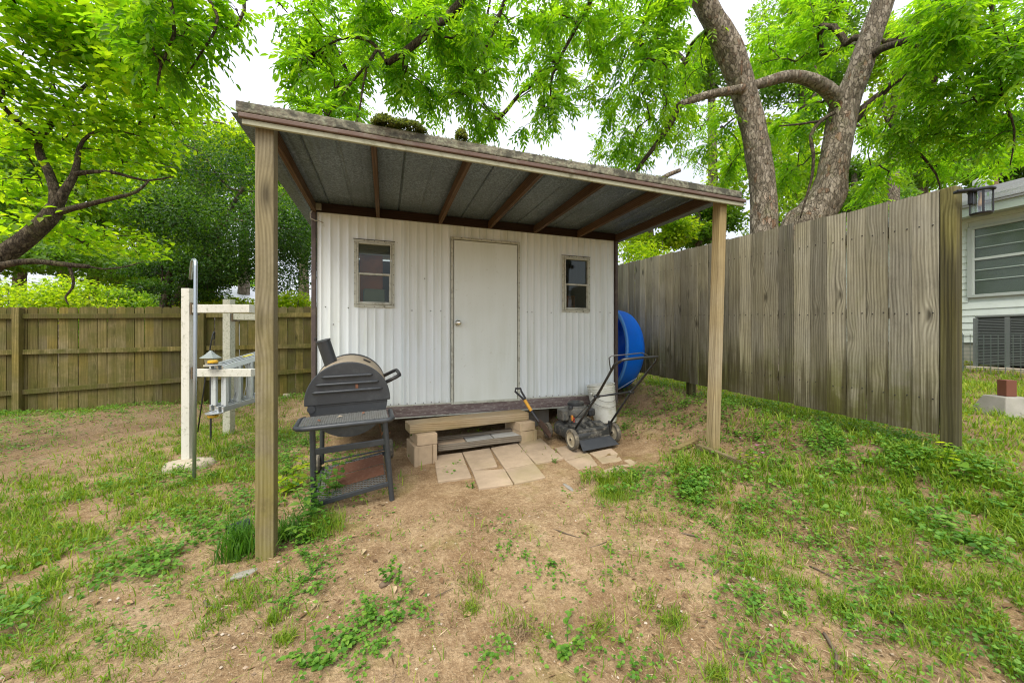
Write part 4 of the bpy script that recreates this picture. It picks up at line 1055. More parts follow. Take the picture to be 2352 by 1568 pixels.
def wp(px0, px1, topy, d, arms, mat, label):
    c = pt((px0+px1)/2, HY, d); g = H(c.x, c.y)
    root = thing('clothesline_post', (c.x, c.y, g), label, 'post'); W = (px1-px0)/F*d*.76; ztop = CH-(topy-HY)/F*d
    a = Vector((c.x, c.y, g-.1)); b = Vector((c.x, c.y, ztop))
    MB().hexa([tuple(Vector((c.x, c.y, z))+right*sx*W/2+fwd*sy*W/2) for z in (g-.1, ztop) for sx, sy in ((-1,-1),(1,-1),(1,1),(-1,1))]).build('upright', mat, root, bevel=.004)
    for (ax0, ax1, ay, hh, dz) in arms:
        A = pt(ax0, ay, d); B = pt(ax1, ay+dz, d); MB().bar(A, B, .09, hh).build('arm', mat, root, bevel=.004)
        MB().bar(A-right*.004, A+right*.012, .11, hh+.04).build('bracket', plain('rusty bracket', (.16,.12,.07), .6, .5), root)
    return root
wp(421, 445.5, 663, 4.06, [(447, 579, 709.5, .088, -0.5), (449, 583, 855.5, .082, 0)], M_WPOST, 'nearer white wooden post with two arms, standing on a concrete footing')
wp(515, 537, 688, 5.25, [(539, 600, 727.5, .085, 1)], M_WMOLD, 'farther white post with peeling mouldy paint, behind the folded ladder')
pc_ = gnd(432, 1072)
m = MB(); rgq = random.Random(3); pr = [(0,.0)]
vs = []; fs = []; n = 22; Lr = [(1.0,-.06),(.98,.02),(.86,.06),(.55,.075),(0,.08)]
for sc, z in Lr:
    for j in range(n):
        a = 2*math.pi*j/n; rr = (.24+.03*math.sin(2*a+1)+.02*math.sin(5*a))*sc; vs.append((pc_.x+rr*.86*math.cos(a), pc_.y+.0+rr*.75*math.sin(a), pc_.z+z))
for i in range(len(Lr)-1):
    for j in range(n): fs.append((i*n+j, i*n+(j+1) % n, (i+1)*n+(j+1) % n, (i+1)*n+j))
m.add(vs, fs).build('concrete_footing', M_CONC, None, smooth='all', label='domed concrete footing round the base of the nearer white post', cat='footing')
M_ZINC = plain('galvanised pipe', (.42,.47,.50), .32, .8, dirt=.3, dcol=(.3,.3,.28))
A = gnd(446, 1108); dA = (A.x*ST+A.y*CT); B = pt(449.5, 612, dA+.02)
hk = thing('hook_pole', A, 'tall galvanised pipe with a hooked top standing against the nearer white post', 'pole')
tp = B
m = MB(); P = [Vector((A.x, A.y, A.z-.1)), A*.5+B*.5, B]
for (x, y, dd) in ((449.3, 602, .03), (447, 597, .06), (444, 597, .10), (441.5, 602, .14), (439.5, 620, .2), (438, 640, .26)): P.append(pt(x, y, dA+dd))
m.tube(P, .0155, 12); m.build('pipe', M_ZINC, hk, smooth='all')
m = MB(); A = gnd(453, 992); dA = A.x*ST+A.y*CT
hk2 = thing('plant_hook', A, 'thin black leaning shepherd hook rod beside the grey-roofed feeder', 'hook')
m.tube([A+Vector((0,0,-.05)), pt(470, 880, dA-.05), pt(485, 785, dA-.1), pt(489, 768, dA-.1), pt(491, 762, dA-.08), pt(493, 764, dA-.06), pt(492.5, 775, dA-.05), pt(491, 779, dA-.05)], .0095, 8); m.build('rod', M_BLK, hk2, smooth='all')
# bird feeder on a slim pole
c = pt(484, 820, 4.85); g = H(c.x, c.y)
fd = thing('bird_feeder', (c.x, c.y, g), 'small bird feeder with a grey pagoda roof and beige body on a slim pole', 'bird feeder')
M_FROOF = plain('grey feeder roof', (.28,.32,.32), .5, dirt=.3, dcol=(.15,.17,.12)); M_FB = plain('beige feeder body', (.50,.46,.30), .6, dirt=.3)
MB().tube([(c.x, c.y, g-.05), (c.x, c.y, c.z-.12)], .012, 8).build('pole', M_BLK, fd)
m = MB(); m.lathe([(.125,.0),(.118,.006),(.055,.05),(.048,.062),(.04,.066),(.018,.09),(.0,.10)], (c.x, c.y, c.z-.01), (0,0,1), 6); m.build('roof', M_FROOF, fd)
m = MB(); m.lathe([(0,-.125),(.085,-.12),(.08,-.10),(.062,-.095),(.075,-.012),(0,-.012)], (c.x, c.y, c.z), (0,0,1), 6); m.build('body', M_FB, fd)
# folded ladder hung on the arm
M_AL = plain('aluminium', (.62,.66,.68), .35, .75, dirt=.3, dcol=(.35,.36,.35)); M_PLAT = plain('white grey rung', (.56,.60,.60), .4, .2, dirt=.3)
A0 = pt(489, 838, 4.02); ld = thing('folding_ladder', A0-Vector((0,0,.45)), 'folded aluminium ladder with yellow hinge knobs hanging on the white post arm', 'ladder')
U0 = pt(499, 846, 4.02); U1 = pt(612, 812, 4.75); L0 = pt(499, 940, 4.02); L1 = pt(612, 906, 4.75)
dv = (U1-U0).normalized(); sdp = Vector((0,0,1)).cross(dv).normalized()
for k, off in enumerate((-.06, .0, .06, .12)):
    O = sdp*off; st_ = dv*(.0 if k < 2 else .04)
    MB().bar(U0+O+st_, U1+O, .024, .062).build('side_rail', M_AL, ld, bevel=.004)
    MB().bar(L0+O+st_, L1+O, .024, .062).build('side_rail', M_AL, ld, bevel=.004)
    nr = 4
    for j in range(nr):
        tq = .06+.24*j+(.05 if k % 2 else 0); a_ = U0+(U1-U0)*tq+O; b_ = L0+(L1-L0)*tq+O
        MB().bar(a_-Vector((0,0,.03)), b_+Vector((0,0,.03)), .03, .034, up=dv).build('rung', M_PLAT, ld, bevel=.004)
for zsgn, Z0 in ((1, U0), (-1, L0)):
    m = MB(); m.lathe([(0,0),(.07,0),(.085,.004),(.085,.012),(.07,.016),(0,.016)], Z0+sdp*.03-dv*.0+Vector((0,0,.03*zsgn)), (0,0,zsgn), 24); hg = m.build('hinge_plate', M_AL, ld, smooth=True)
    m = MB(); m.bar(Z0+sdp*.10+Vector((0,0,.038*zsgn))-dv*.03, Z0+sdp*.02+dv*.22+Vector((0,0,.038*zsgn)), .05, .012); m.build('hinge_arm', M_AL, ld)
    m = MB(); m.lathe([(.030,0),(.046,.002),(.046,.018),(.030,.02)], Z0+sdp*.05+Vector((0,0,.045*zsgn)), (0,0,zsgn), 16); m.build('knob_base', M_BLK, hg)
    m = MB(); m.lathe([(0,.012),(.046,.012),(.05,.02),(.047,.038),(.034,.044),(0,.045)], Z0+sdp*.05+Vector((0,0,.045*zsgn)), (0,0,zsgn), 10); m.build('knob', plain('yellow knob', (.75,.42,.02), .4), hg, smooth=True)
m = MB(); m.bar(U1-dv*.10+Vector((0,0,.033)), U1-dv*.02+Vector((0,0,.033)), .06, .006); m.build('warning_label', plain('yellow label', (.75,.55,.05), .5), ld)
MB().bar(U0+dv*.42+sdp*.04+Vector((0,0,.033)), U0+dv*.55+sdp*.04+Vector((0,0,.033)), .05, .006).build('warning_label', plain('yellow label b', (.7,.6,.06), .5), ld)
m = MB()
for k in (.20, .36): 
    a_ = U0+dv*k+sdp*.0; b_ = L0+dv*k; P = [a_+Vector((0,0,.0)), a_*.75+b_*.25+dv*.05, a_*.3+b_*.7+dv*.05, b_]
    m = MB(); m.tube(P, .006, 6); m.build('curved_brace', M_AL, ld, smooth='all')

# corrugated drain pipe end beside the left post, and stones
A = gnd(522, 1222, .045); B = gnd(572, 1205, .05); m = MB(); n = 26; P = []; r_ = []
for i in range(n+1): P.append(A+(B-A)*i/n); r_.append(.042 if i % 2 else .050)
m.tube(P, r_, 16, cap=False); m.tube(P[::-1], .036, 16, cap=False)
m.build('drain_pipe', plain('black corrugated plastic', (.03,.032,.045), .35), None, label='short black corrugated drain pipe in the weeds left of the near post', cat='drain pipe')
M_BARKROCK = plain('brown stone', (.16,.11,.07), .9, dirt=.5)
def rock(name, px, py, sx, sy, sz, mat, label, cat='stone', seed=0, lift=0, flat=.8):
    c = gnd(px, py); rg_ = random.Random(seed); m = MB(); nu, nv = 12, 7; vs = [(0,0,-sz*.5)]; fs = []
    off = Vector((rg_.random()*9, rg_.random()*9, rg_.random()*9))
    for j in range(1, nv):
        for i in range(nu):
            a = 2*math.pi*i/nu; b = -math.pi/2+math.pi*j/nv; q = Vector((math.cos(a)*math.cos(b), math.sin(a)*math.cos(b), math.sin(b)))
            k = 1+.35*noise.noise(q*1.2+off); vs.append((q.x*sx*k, q.y*sy*k, min(q.z*sz*k, sz*flat)))
    vs.append((0,0,sz*flat))
    for i in range(nu): fs.append((0, 1+(i+1) % nu, 1+i)); fs.append((len(vs)-1, 1+(nv-2)*nu+i, 1+(nv-2)*nu+(i+1) % nu))
    for j in range(nv-2):
        for i in range(nu): k = 1+j*nu; fs.append((k+i, k+(i+1) % nu, k+nu+(i+1) % nu, k+nu+i))
    m.M = Matrix.Translation(c+Vector((0,0,lift))) @ Matrix.Rotation(rg_.random()*6, 4, 'Z')
    return m.add(vs, fs).build(name, mat, None, smooth='all', label=label, cat=cat)
rock('stone', 664, 908, .14, .10, .07, M_CONC, 'tan stone at the foot of the back fence by the shed corner', seed=1)
rock('stone', 560, 1318, .08, .035, .015, M_CONCG, 'flat half-buried stone in front of the left porch post', seed=2)
rock('stone', 888, 1338, .045, .022, .02, M_BARKROCK, 'small brown-grey stone lying against the tall clover sprig', seed=3)
0 and rock('mushroom_cap', 945+0, 1807*.7656-0, .0, .0, .0, M_CONC, None) if False else None
rock('stone', 1305, 1118, .09, .02, .008, M_CONCG, 'long flat stone sliver sunk in the dirt in front of the pavers', seed=6)
rock('stone', 2158, 1080, .03, .02, .012, M_CONC, 'pebble on bare dirt near the fence post', seed=8)
rock('stone', 1630+100, 1735*.7656, .02, .014, .01, M_CONC, 'single pale pebble in the grass of the right foreground', seed=9)

# ================================================================== wall lantern on the fence post
fp = Vector((XF+.094, 1.505, CH+1.03)); M_IRON = plain('black lantern metal', (.02,.021,.024), .4, .4)
ln = thing('wall_lantern', fp, 'black outdoor wall lantern with clear glass mounted on the near fence post', 'lantern')
dirL = (pt(2256, 460, 2.62)-Vector((fp.x, fp.y, pt(2256, 460, 2.62).z))); lc = pt(2254, 464, 2.62)
m = MB(); m.M = Matrix.Translation((fp.x-.085, 1.455, CH+1.005)); m.box(0, .075, -.02, .003, -.055, .065); m.build('back_plate', M_IRON, ln, bevel=.006)
m = MB(); a_ = pt(2194, 441, 2.66); b_ = Vector((lc.x, lc.y, lc.z+.088)); m.bar(a_, b_, .05, .022); m.build('arm', M_IRON, ln, bevel=.008, seg=3)
m = MB(); m.lathe([(0,.098),(.058,.094),(.066,.085),(.066,.076),(.0,.074)], lc, (0,0,1), 28); m.build('cap', M_IRON, ln, smooth=True)
m = MB(); m.lathe([(.047,-.078),(.047,.074)], lc, (0,0,1), 28)
gt_ = NT('clear lantern glass'); g1_ = gt_.n('ShaderNodeBsdfGlossy'); g1_.inputs['Roughness'].default_value = .05; g2_ = gt_.n('ShaderNodeBsdfTransparent'); g2_.inputs[0].default_value = (.82,.86,.84,1)
g3_ = gt_.n('ShaderNodeMixShader'); g3_.inputs[0].default_value = .14; gt_.t.links.new(g2_.outputs[0], g3_.inputs[1]); gt_.t.links.new(g1_.outputs[0], g3_.inputs[2]); M_LG = gt_.done(g3_.outputs[0])
m.build('glass', M_LG, ln, smooth='all')
m = MB(); m.lathe([(0,-.092),(.05,-.09),(.055,-.083),(.055,-.078),(0,-.078)], lc, (0,0,1), 28); m.build('bottom_ring', M_IRON, ln, smooth=True)
for k in range(4):
    a = k*math.pi/2+.5; m = MB(); x_, y_q = lc.x+.052*math.cos(a), lc.y+.052*math.sin(a); m.bar((x_, y_q, lc.z-.08), (x_, y_q, lc.z+.078), .012, .007, up=(math.cos(a), math.sin(a), 0)); m.build('cage_bar', M_IRON, ln)
m = MB(); m.lathe([(0,-.03),(.012,-.026),(.017,-.005),(.013,.02),(.009,.035),(.009,.07)], lc, (0,0,1), 16); m.build('bulb', plain('amber bulb', (.8,.45,.14), .3), ln, smooth='all')

# ================================================================== neighbouring house, condenser, wire fence, pier block
M_HSID = plain('pale green house siding', (.66,.72,.67), .6, dirt=.25, dscale=2, dcol=(.35,.42,.35))
M_HTRIM = plain('house trim', (.42,.50,.45), .6); M_SHING = plain('grey shingles', (.33,.34,.35), .9, dirt=.6, dscale=14, dcol=(.22,.20,.17), bump=.5)
M_CMU = plain('house foundation', (.33,.33,.28), .9, dirt=.6, dscale=3, dcol=(.2,.2,.15))
XH = 11.2
hy0, hy1 = -1.5, 9.5; hz0 = CH-.10; hzt = CH+2.42
house = thing('house', (XH+2, 4, H(XH, 4)), 'pale green clapboard house with grey shingle roof beyond the side fence', 'house')
m = MB(); m.box(XH+.02, XH+7, hy0, hy1, hz0, hzt+.1); m.build('wall', M_HSID, house)
MB().box(XH+.01, XH+6.95, hy0+.03, hy1-.03, CH-1.3, hz0-.01).build('foundation', M_CMU, house)
wy0, wy1 = 2.55, 4.05; wz0, wz1 = CH+.86, CH+2.16
# clapboards, each one its own lapped board
pb = None; zz = hz0; bh = .135
while zz < hzt-.02:
    for (a_, b_) in ([(hy0, hy1)] if (zz+bh < wz0-.06 or zz > wz1+.05) else [(hy0, wy0-.07), (wy1+.07, hy1)]):
        m = MB(); m.add([(XH-.022, a_, zz), (XH+.015, a_, zz), (XH+.015, a_, zz+bh), (XH-.004, a_, zz+bh), (XH-.022, b_, zz), (XH+.015, b_, zz), (XH+.015, b_, zz+bh), (XH-.004, b_, zz+bh)], [(0,3,2,1),(4,5,6,7),(0,4,7,3),(1,2,6,5),(0,1,5,4),(3,7,6,2)]); m.build('clapboard', M_HSID, house)
    zz += bh
hw = MB()
for (p, q, u, v) in ((wy0-.07, wy0, wz0-.06, wz1+.06), (wy1, wy1+.07, wz0-.06, wz1+.06), (wy0, wy1, wz0-.06, wz0), (wy0, wy1, wz1, wz1+.06)): hw.box(XH-.055, XH+.01, p, q, u, v)
hwin = hw.build('window', plain('grey window frame', (.42,.46,.43), .5), house, bevel=.004)
m = MB(); zm = (wz0+wz1)/2+.05
for z_ in (zm,): m.box(XH-.05, XH-.02, wy0+.001, wy1-.001, z_-.025, z_+.025)
m.box(XH-.048, XH-.02, wy0+.001, wy0+.03, wz0+.001, wz1-.001); m.box(XH-.048, XH-.02, wy1-.03, wy1-.001, wz0+.001, wz1-.001); m.build('sash', plain('pale sash', (.55,.6,.56), .5), hwin)
for z_ in (zm+.22, zm+.45, zm-.22, zm-.42): MB().box(XH-.046, XH-.028, wy0+.031, wy1-.031, z_-.008, z_+.008).build('muntin', M_HTRIM, hwin)
MB().box(XH-.026, XH-.022, wy0+.03, wy1-.03, wz0+.001, wz1-.001).build('pane', glass_mat('house window glass', (.20,.26,.22), .08), hwin)
# eave and roof
MB().box(XH-.38, XH+.02, hy0-.3, hy1+.3, hzt-.02, hzt+.02).build('soffit', M_HTRIM, house)
MB().box(XH-.42, XH-.385, hy0-.3, hy1+.3, hzt-.05, hzt+.13).build('fascia_board', M_HTRIM, house)
m = MB(); x0_, x1_ = XH-.46, XH+3.6; z0_, z1_ = hzt+.12, hzt+1.45
m.hexa([(x0_, hy0-.3, z0_), (x1_, hy0-.3, z1_), (x1_, hy1+.3, z1_), (x0_, hy1+.3, z0_), (x0_, hy0-.3, z0_+.04), (x1_, hy0-.3, z1_+.04), (x1_, hy1+.3, z1_+.04), (x0_, hy1+.3, z0_+.04)])
roof = m.build('roof', M_SHING, house)
for k in range(20):
    a_ = k/20; b_ = a_+.052; m = MB(); xa, za, xb, zb_ = x0_+(x1_-x0_)*a_, z0_+(z1_-z0_)*a_+.043, x0_+(x1_-x0_)*b_, z0_+(z1_-z0_)*b_+.043
    m.hexa([(xa-.01, hy0-.3, za), (xb, hy0-.3, zb_), (xb, hy1+.3, zb_), (xa-.01, hy1+.3, za), (xa-.01, hy0-.3, za+.014), (xb, hy0-.3, zb_+.002), (xb, hy1+.3, zb_+.002), (xa-.01, hy1+.3, za+.014)]); m.build('shingle_course', M_SHING, roof)
vp = pt(2258, 440, 9.2); m = MB(); m.lathe([(.0,-.9),(.10,-.9),(.10,.18),(.17,.20),(.17,.30),(.08,.34),(.08,.42),(0,.42)], vp, (0,0,1), 14); m.build('roof_vent', plain('white vent', (.62,.64,.62), .5), house, smooth=True)
# condenser
ag = H(10.2, 3.7)
ac = thing('condenser', (10.15, 3.6, ag), 'grey air conditioning condenser against the house wall beyond the fence', 'condenser')
ay0, ay1, ax0_, ax1_ = 2.55, 3.5, 9.75, 10.6; az0, az1 = CH-.50, CH+.36
M_ACG = plain('condenser grey', (.20,.22,.215), .5, .4); M_ACD = plain('dark coil', (.045,.05,.05), .8)
MB().box(ax0_+.03, ax1_-.03, ay0+.03, ay1-.03, az0+.03, az1-.02).build('coil', M_ACD, ac)
MB().box(ax0_-.01, ax1_+.01, ay0-.01, ay1+.01, az1-.018, az1+.02).build('top', M_ACG, ac, bevel=.01)
for (x_, y_a) in ((ax0_, ay0), (ax0_, ay1), (ax1_, ay0), (ax0_, ay0+.3), (ax0_, ay0+.6)): MB().box(x_-.005, x_+.05, y_a-.025, y_a+.03, az0, az1-.02).build('corner_post', M_ACG, ac)
m = MB()
for k in range(30):
    z_ = az0+.05+(az1-az0-.1)*k/29; m.bar((ax0_-.004, ay0, z_), (ax0_-.004, ay1, z_), .008, .010); m.bar((ax0_, ay0-.004, z_), (ax1_, ay0-.004, z_), .008, .010)
m.build('louvre', M_ACG, ac, kind='stuff')
MB().box(ax0_-.1, ax1_+.1, ay0-.1, ay1+.1, ag-.05, az0-.002).build('base_pad', M_CONC, ac, bevel=.01)
m = MB(); xw = 9.3
for k in range(52):
    y_k = 1.6+k*.075; m.bar((xw, y_k, H(xw, y_k)-.02), (xw, y_k, CH+.05), .006, .006)
for k in range(9):
    m.bar((xw, 1.6, CH-.5+k*.069), (xw, 5.4, CH-.5+k*.069), .006, .006)
wf = thing('wire_fence', (xw, 3.5, H(xw, 3.5)), 'low green-grey wire mesh fence in front of the condenser', 'wire fence')
m.build('wire_mesh', plain('wire mesh', (.16,.2,.18), .5, .4), wf, kind='stuff')
for y_k in (1.6, 3.5, 5.4): MB().tube([(xw+.01, y_k, H(xw, y_k)-.1), (xw+.01, y_k, CH+.08)], .014, 8).build('stake', M_ACG, wf)
g = gnd(2330, 958); c = Vector((g.x+.16, g.y+.1, g.z))
pb_ = thing('pier_block', c, 'grey concrete pier block with a brown post stub at the right edge', 'pier block')
m = MB(); m.M = Matrix.Translation(c) @ Matrix.Rotation(-.5, 4, 'Z')
m.hexa([(-.19,-.19,-.03),(.19,-.19,-.03),(.19,.19,-.03),(-.19,.19,-.03),(-.11,-.11,.19),(.11,-.11,.19),(.11,.11,.19),(-.11,.11,.19)]); m.build('block', M_CONCG, pb_, bevel=.01)
m = MB(); m.M = Matrix.Translation(c) @ Matrix.Rotation(-.5, 4, 'Z'); m.box(-.045,.045,-.045,.045,.192,.36); m.build('post', plain('brown painted post', (.16,.055,.03), .6), pb_, bevel=.004)
# utility pole and far wires
P0 = pt(2292, 420, 24); up_ = thing('utility_pole', (P0.x, P0.y, H(P0.x, P0.y)), 'pale wooden utility pole beyond the house roof', 'utility pole')
MB().tube([(P0.x, P0.y, H(P0.x, P0.y)-.5), tuple(pt(2283, 335, 24))], [.2, .15], 12).build('pole', plain('pole wood', (.42,.30,.2), .8), up_, smooth=True)
MB().lathe([(0,-.5),(.22,-.45),(.22,.35),(0,.4)], pt(2304, 385, 23.8), (0,0,1), 14).build('transformer', plain('transformer grey', (.4,.43,.44), .5), up_, smooth=True)
# service wire across the left side
m = MB(); A = pt(-60, 287, 6.5); B = pt(715, 412, 9.0); P = []
for i in range(25):
    t_ = i/24; q_ = A+(B-A)*t_; q_.z -= .22*math.sin(math.pi*t_); P.append(q_)
m.tube(P, .0042, 5); m.build('service_wire', plain('dark wire', (.05,.05,.05), .6), None, smooth='all', label='thin dark service wire sagging across the left side towards the shed', cat='wire')
# white house glimpsed behind the back fence
hb_ = thing('neighbour_house', pt(395, 700, 17), 'white low house glimpsed between trunks above the back fence', 'house')
A = pt(380, 775, 17); B = pt(720, 775, 21); A.z = B.z = CH+.2; dvx = (B-A).normalized(); nvx = Vector((-dvx.y, dvx.x, 0))
M_WH = plain('white far wall', (.66,.67,.68), .6)
m = MB(); m.hexa([tuple(p+Vector((0,0,z))) for z in (-1.6, 1.45) for p in (A, B, B+nvx*6, A+nvx*6)]); m.build('wall', M_WH, hb_)
m = MB(); q0 = A-dvx*.5-nvx*.5; q1 = B+dvx*.5-nvx*.5; m.hexa([tuple(p+Vector((0,0,z))) for p, z in ((q0,1.46),(q1,1.46),(q1+nvx*4,2.7),(q0+nvx*4,2.7),(q0,1.58),(q1,1.58),(q1+nvx*4,2.82),(q0+nvx*4,2.82))]); m.build('roof', plain('pale metal roof', (.72,.73,.76), .4), hb_)
for k in range(4):
    c = A+dvx*(1.0+1.3*k)-nvx*.03; MB().bar(c+Vector((0,0,.2)), c+Vector((0,0,1.1)), .7, .04, up=nvx).build('window', M_GLASS, hb_)
# ================================================================== trees
def bark_mat(name, lo, mid, hi, scale=1.0, red=.3):
    t = NT(name); o = t.pos()
    wob = t.vscale(t.noise(o, 9*scale, 4, .6, out='Color'), .11/scale)
    wv = t.map(t.vadd(o, wob), (1, 1, .36))
    pl = t.vor(wv, 26*scale, 'DISTANCE_TO_EDGE'); pc2 = t.vor(wv, 26*scale, 'F1', 'Color'); n1 = t.noise(t.map(o, (1,1,.5)), 38*scale, 6, .75); n2 = t.noise(o, 5, 4, .6); n3 = t.noise(t.map(o, (1,1,.25)), 22*scale, 5, .7)
    r = t.sep(pc2)
    f = t.math('ADD', t.math('MULTIPLY', r[0], .28), t.math('ADD', t.math('MULTIPLY', n1, .4), t.math('MULTIPLY', n3, .35)))
    c = t.ramp(f, [(.30, lo), (.50, mid), (.72, hi)])
    c = t.mix(t.math('MULTIPLY', t.rng(pl, .0, .05, .75, 0), t.rng(n3, .35, .6, 1, .1)), c, tuple(k*.3 for k in lo))
    c = t.mix(t.math('MULTIPLY', t.rng(r[1], .86, .9, 0, red), t.rng(n2, .42, .6, 0, 1)), c, (.30,.12,.05))
    c = t.mix(t.rng(n2, .55, .72, 0, .55), c, (.13,.135,.05))
    h = t.math('ADD', t.math('MULTIPLY', t.rng(pl, 0, .09, 0, 1), .7), t.math('ADD', t.math('MULTIPLY', r[0], .35), n3))
    t.pbr(c, .92, normal=t.bump(h, 1.0, .03/scale), spec=.15); return t.done()
M_BARK = bark_mat('flaky pecan bark', (.095,.078,.055), (.22,.188,.138), (.41,.36,.285), 1.0, .4)
M_BARKD = bark_mat('dark smooth bark', (.035,.028,.02), (.075,.06,.04), (.15,.125,.085), 1.6, 0)
M_BARKB = bark_mat('far bark', (.10,.08,.055), (.2,.165,.12), (.3,.26,.2), .6, 0)
M_LPEC = leaf_mat('pecan leaves', (.05,.145,.008), (.115,.25,.010), (.23,.36,.018), .6)
M_LLEFT = leaf_mat('broad yard tree leaves', (.085,.19,.008), (.18,.32,.012), (.32,.43,.02), .62)
M_LDARK = leaf_mat('dark evergreen leaves', (.009,.034,.004), (.030,.09,.008), (.11,.21,.016), .38)
M_LBACK = leaf_mat('bright far leaves', (.10,.20,.010), (.21,.32,.016), (.36,.42,.03), .55)
M_LBACK2 = leaf_mat('mid green far leaves', (.05,.125,.012), (.10,.20,.018), (.19,.29,.03), .5)

def nrmz(a): return a/np.maximum(np.linalg.norm(a, axis=1, keepdims=True), 1e-9)
def leaf_geo(B, T, N, L, W, rnd, fold=.18, curl=.12):
    """pointed leaves with a folded midrib; two quads each"""
    T = nrmz(T); S = nrmz(np.cross(T, N)); N = np.cross(S, T)
    L = L[:, None]; W = W[:, None]
    V = np.stack([B, B+T*L*.33+S*W*.5+N*W*fold, B+T*L*.70+S*W*.38+N*(W*fold-L*curl*.4), B+T*L-N*L*curl, B+T*L*.70-S*W*.38+N*(W*fold-L*curl*.4), B+T*L*.33-S*W*.5+N*W*fold], 1)
    n = len(B); base = 6*np.arange(n)[:, None]
    Q = np.concatenate([base+np.array([[0,1,2,3]]), base+np.array([[0,3,4,5]])], 1).reshape(-1, 4)
    return V.reshape(-1, 3), Q, np.repeat(rnd, 2)
class Leaves:
    def __init__(s): s.V = []; s.Q = []; s.r = []; s.n = 0
    def add(s, *a, **k):
        V, Q, r = leaf_geo(*a, **k); s.Q.append(Q+s.n); s.V.append(V); s.r.append(r); s.n += len(V)
    def build(s, name, mat, parent=None, **k):
        return fast_mesh(name, np.concatenate(s.V), np.concatenate(s.Q), mat, parent, rnd=np.concatenate(s.r), **k)
def blobs(lst, n, rg):
    """random points inside ellipsoids placed by (px, py, depth, radius px, radius px, radius depth m)"""
    A = []
    wts = np.array([b[3]*b[4] for b in lst], float); wts /= wts.sum()
    for b, w_ in zip(lst, wts):
        k = max(1, int(round(n*w_))); u = rg.normal(0, 1, (k, 3)); u = nrmz(u)*(rg.random((k, 1))**.42)
        c = np.array(pt(b[0], b[1], b[2])); sx = b[3]/F*b[2]/(1+.6*abs(b[0]-CX)/1176); sz = b[4]/F*b[2]; sd = b[5] if len(b) > 5 else sx*1.2
        A.append(c+u[:, :1]*np.array(right)*sx+u[:, 1:2]*np.array(fwd)*sd+u[:, 2:3]*np.array([0,0,1])*sz)
    return np.concatenate(A)
def resample(P, rad, step):
    P = np.array([list(p) for p in P], float); rad = np.array(rad, float)
    # smooth spline through the points
    n = len(P); out = []; ro = []
    for i in range(n-1):
        p0, p1, p2, p3 = P[max(i-1,0)], P[i], P[i+1], P[min(i+2,n-1)]
        k = max(2, int(np.linalg.norm(p2-p1)/step))
        for j in range(k):
            t = j/k; out.append(.5*((2*p1)+(-p0+p2)*t+(2*p0-5*p1+4*p2-p3)*t*t+(-p0+3*p1-3*p2+p3)*t**3)); ro.append(rad[i]*(1-t)+rad[i+1]*t)
    out.append(P[-1]); ro.append(rad[-1]); return np.array(out), np.array(ro)
def limb_mesh(m, P, rad, sides, rough, seed):
    P, rad = resample(P, rad, .07 if rad[0] > .05 else .12)
    rg = np.random.default_rng(seed); k = len(P)
    T = np.gradient(P, axis=0); T = nrmz(T); ref = np.array([.3, .8, .1]); vs = []
    R0 = np.cross(T[0], ref); R0 /= np.linalg.norm(R0)
    for i in range(k):
        R0 = R0-T[i]*R0.dot(T[i]); R0 /= np.linalg.norm(R0); B = np.cross(T[i], R0)
        for j in range(sides):
            a = 2*math.pi*j/sides
            r = rad[i]*(1+rough*(.6*noise.noise(Vector((math.cos(a)*1.3, math.sin(a)*1.3, i*.11+seed)))+.5*noise.noise(Vector((math.cos(a)*4, math.sin(a)*4, i*.45+seed)))))
            vs.append(tuple(P[i]+(R0*math.cos(a)+B*math.sin(a))*r))
    fs = []
    for i in range(k-1):
        for j in range(sides): fs.append((i*sides+j, i*sides+(j+1) % sides, (i+1)*sides+(j+1) % sides, (i+1)*sides+j))
    fs.append(tuple((k-1)*sides+j for j in range(sides)))
    m.add(vs, fs); return P, rad
def twigs(nodes, targets, rg, sag=.12, seg=7, wob=.06, reach=None):
    """grow a branch to every target from the nearest wood; returns the chains"""
    nodes = [np.array(nodes)]; N = nodes[0]; par = [-1]*len(N); chains = []
    pos = list(N); d0 = np.array([np.min(np.linalg.norm(N-t, axis=1)) for t in targets]); order = np.argsort(d0)
    arr = np.zeros((len(N)+len(targets)*seg, 3)); arr[:len(N)] = N; cnt = len(N); parent = [-1]*cnt
    for oi in order:
        t = targets[oi]; dd = np.linalg.norm(arr[:cnt]-t, axis=1)
        i = int(np.argmin(dd+.15*rg.random(cnt))); A = arr[i].copy(); L = dd[i]
        if L < .05 or (reach and L > reach): continue
        off = rg.normal(0, wob, 3)*L; idx = [i]; pts = [A]
        for k in range(1, seg+1):
            u = k/seg; p = A+(t-A)*u+off*math.sin(math.pi*u)+np.array([0,0,1])*(sag*L*math.sin(math.pi*u))+rg.normal(0, .012, 3)*L*(u < 1)
            arr[cnt] = p; parent.append(idx[-1]); idx.append(cnt); pts.append(p); cnt += 1
        chains.append((idx, np.array(pts)))
    kids = np.zeros(cnt)
    for idx, _ in chains: kids[idx[-1]] += 1
    for i in range(cnt-1, -1, -1):
        if parent[i] >= 0: kids[parent[i]] += kids[i]
    return chains, kids
def twig_mesh(m, chains, kids, r0=.0035, ex=.45, sides=5, rmax=.05):
    for idx, P in chains:
        rad = [min(rmax, r0*max(1, kids[i])**ex) for i in idx]; rad[0] = rad[1]; m.tube([tuple(p) for p in P], rad, sides, cap=False)
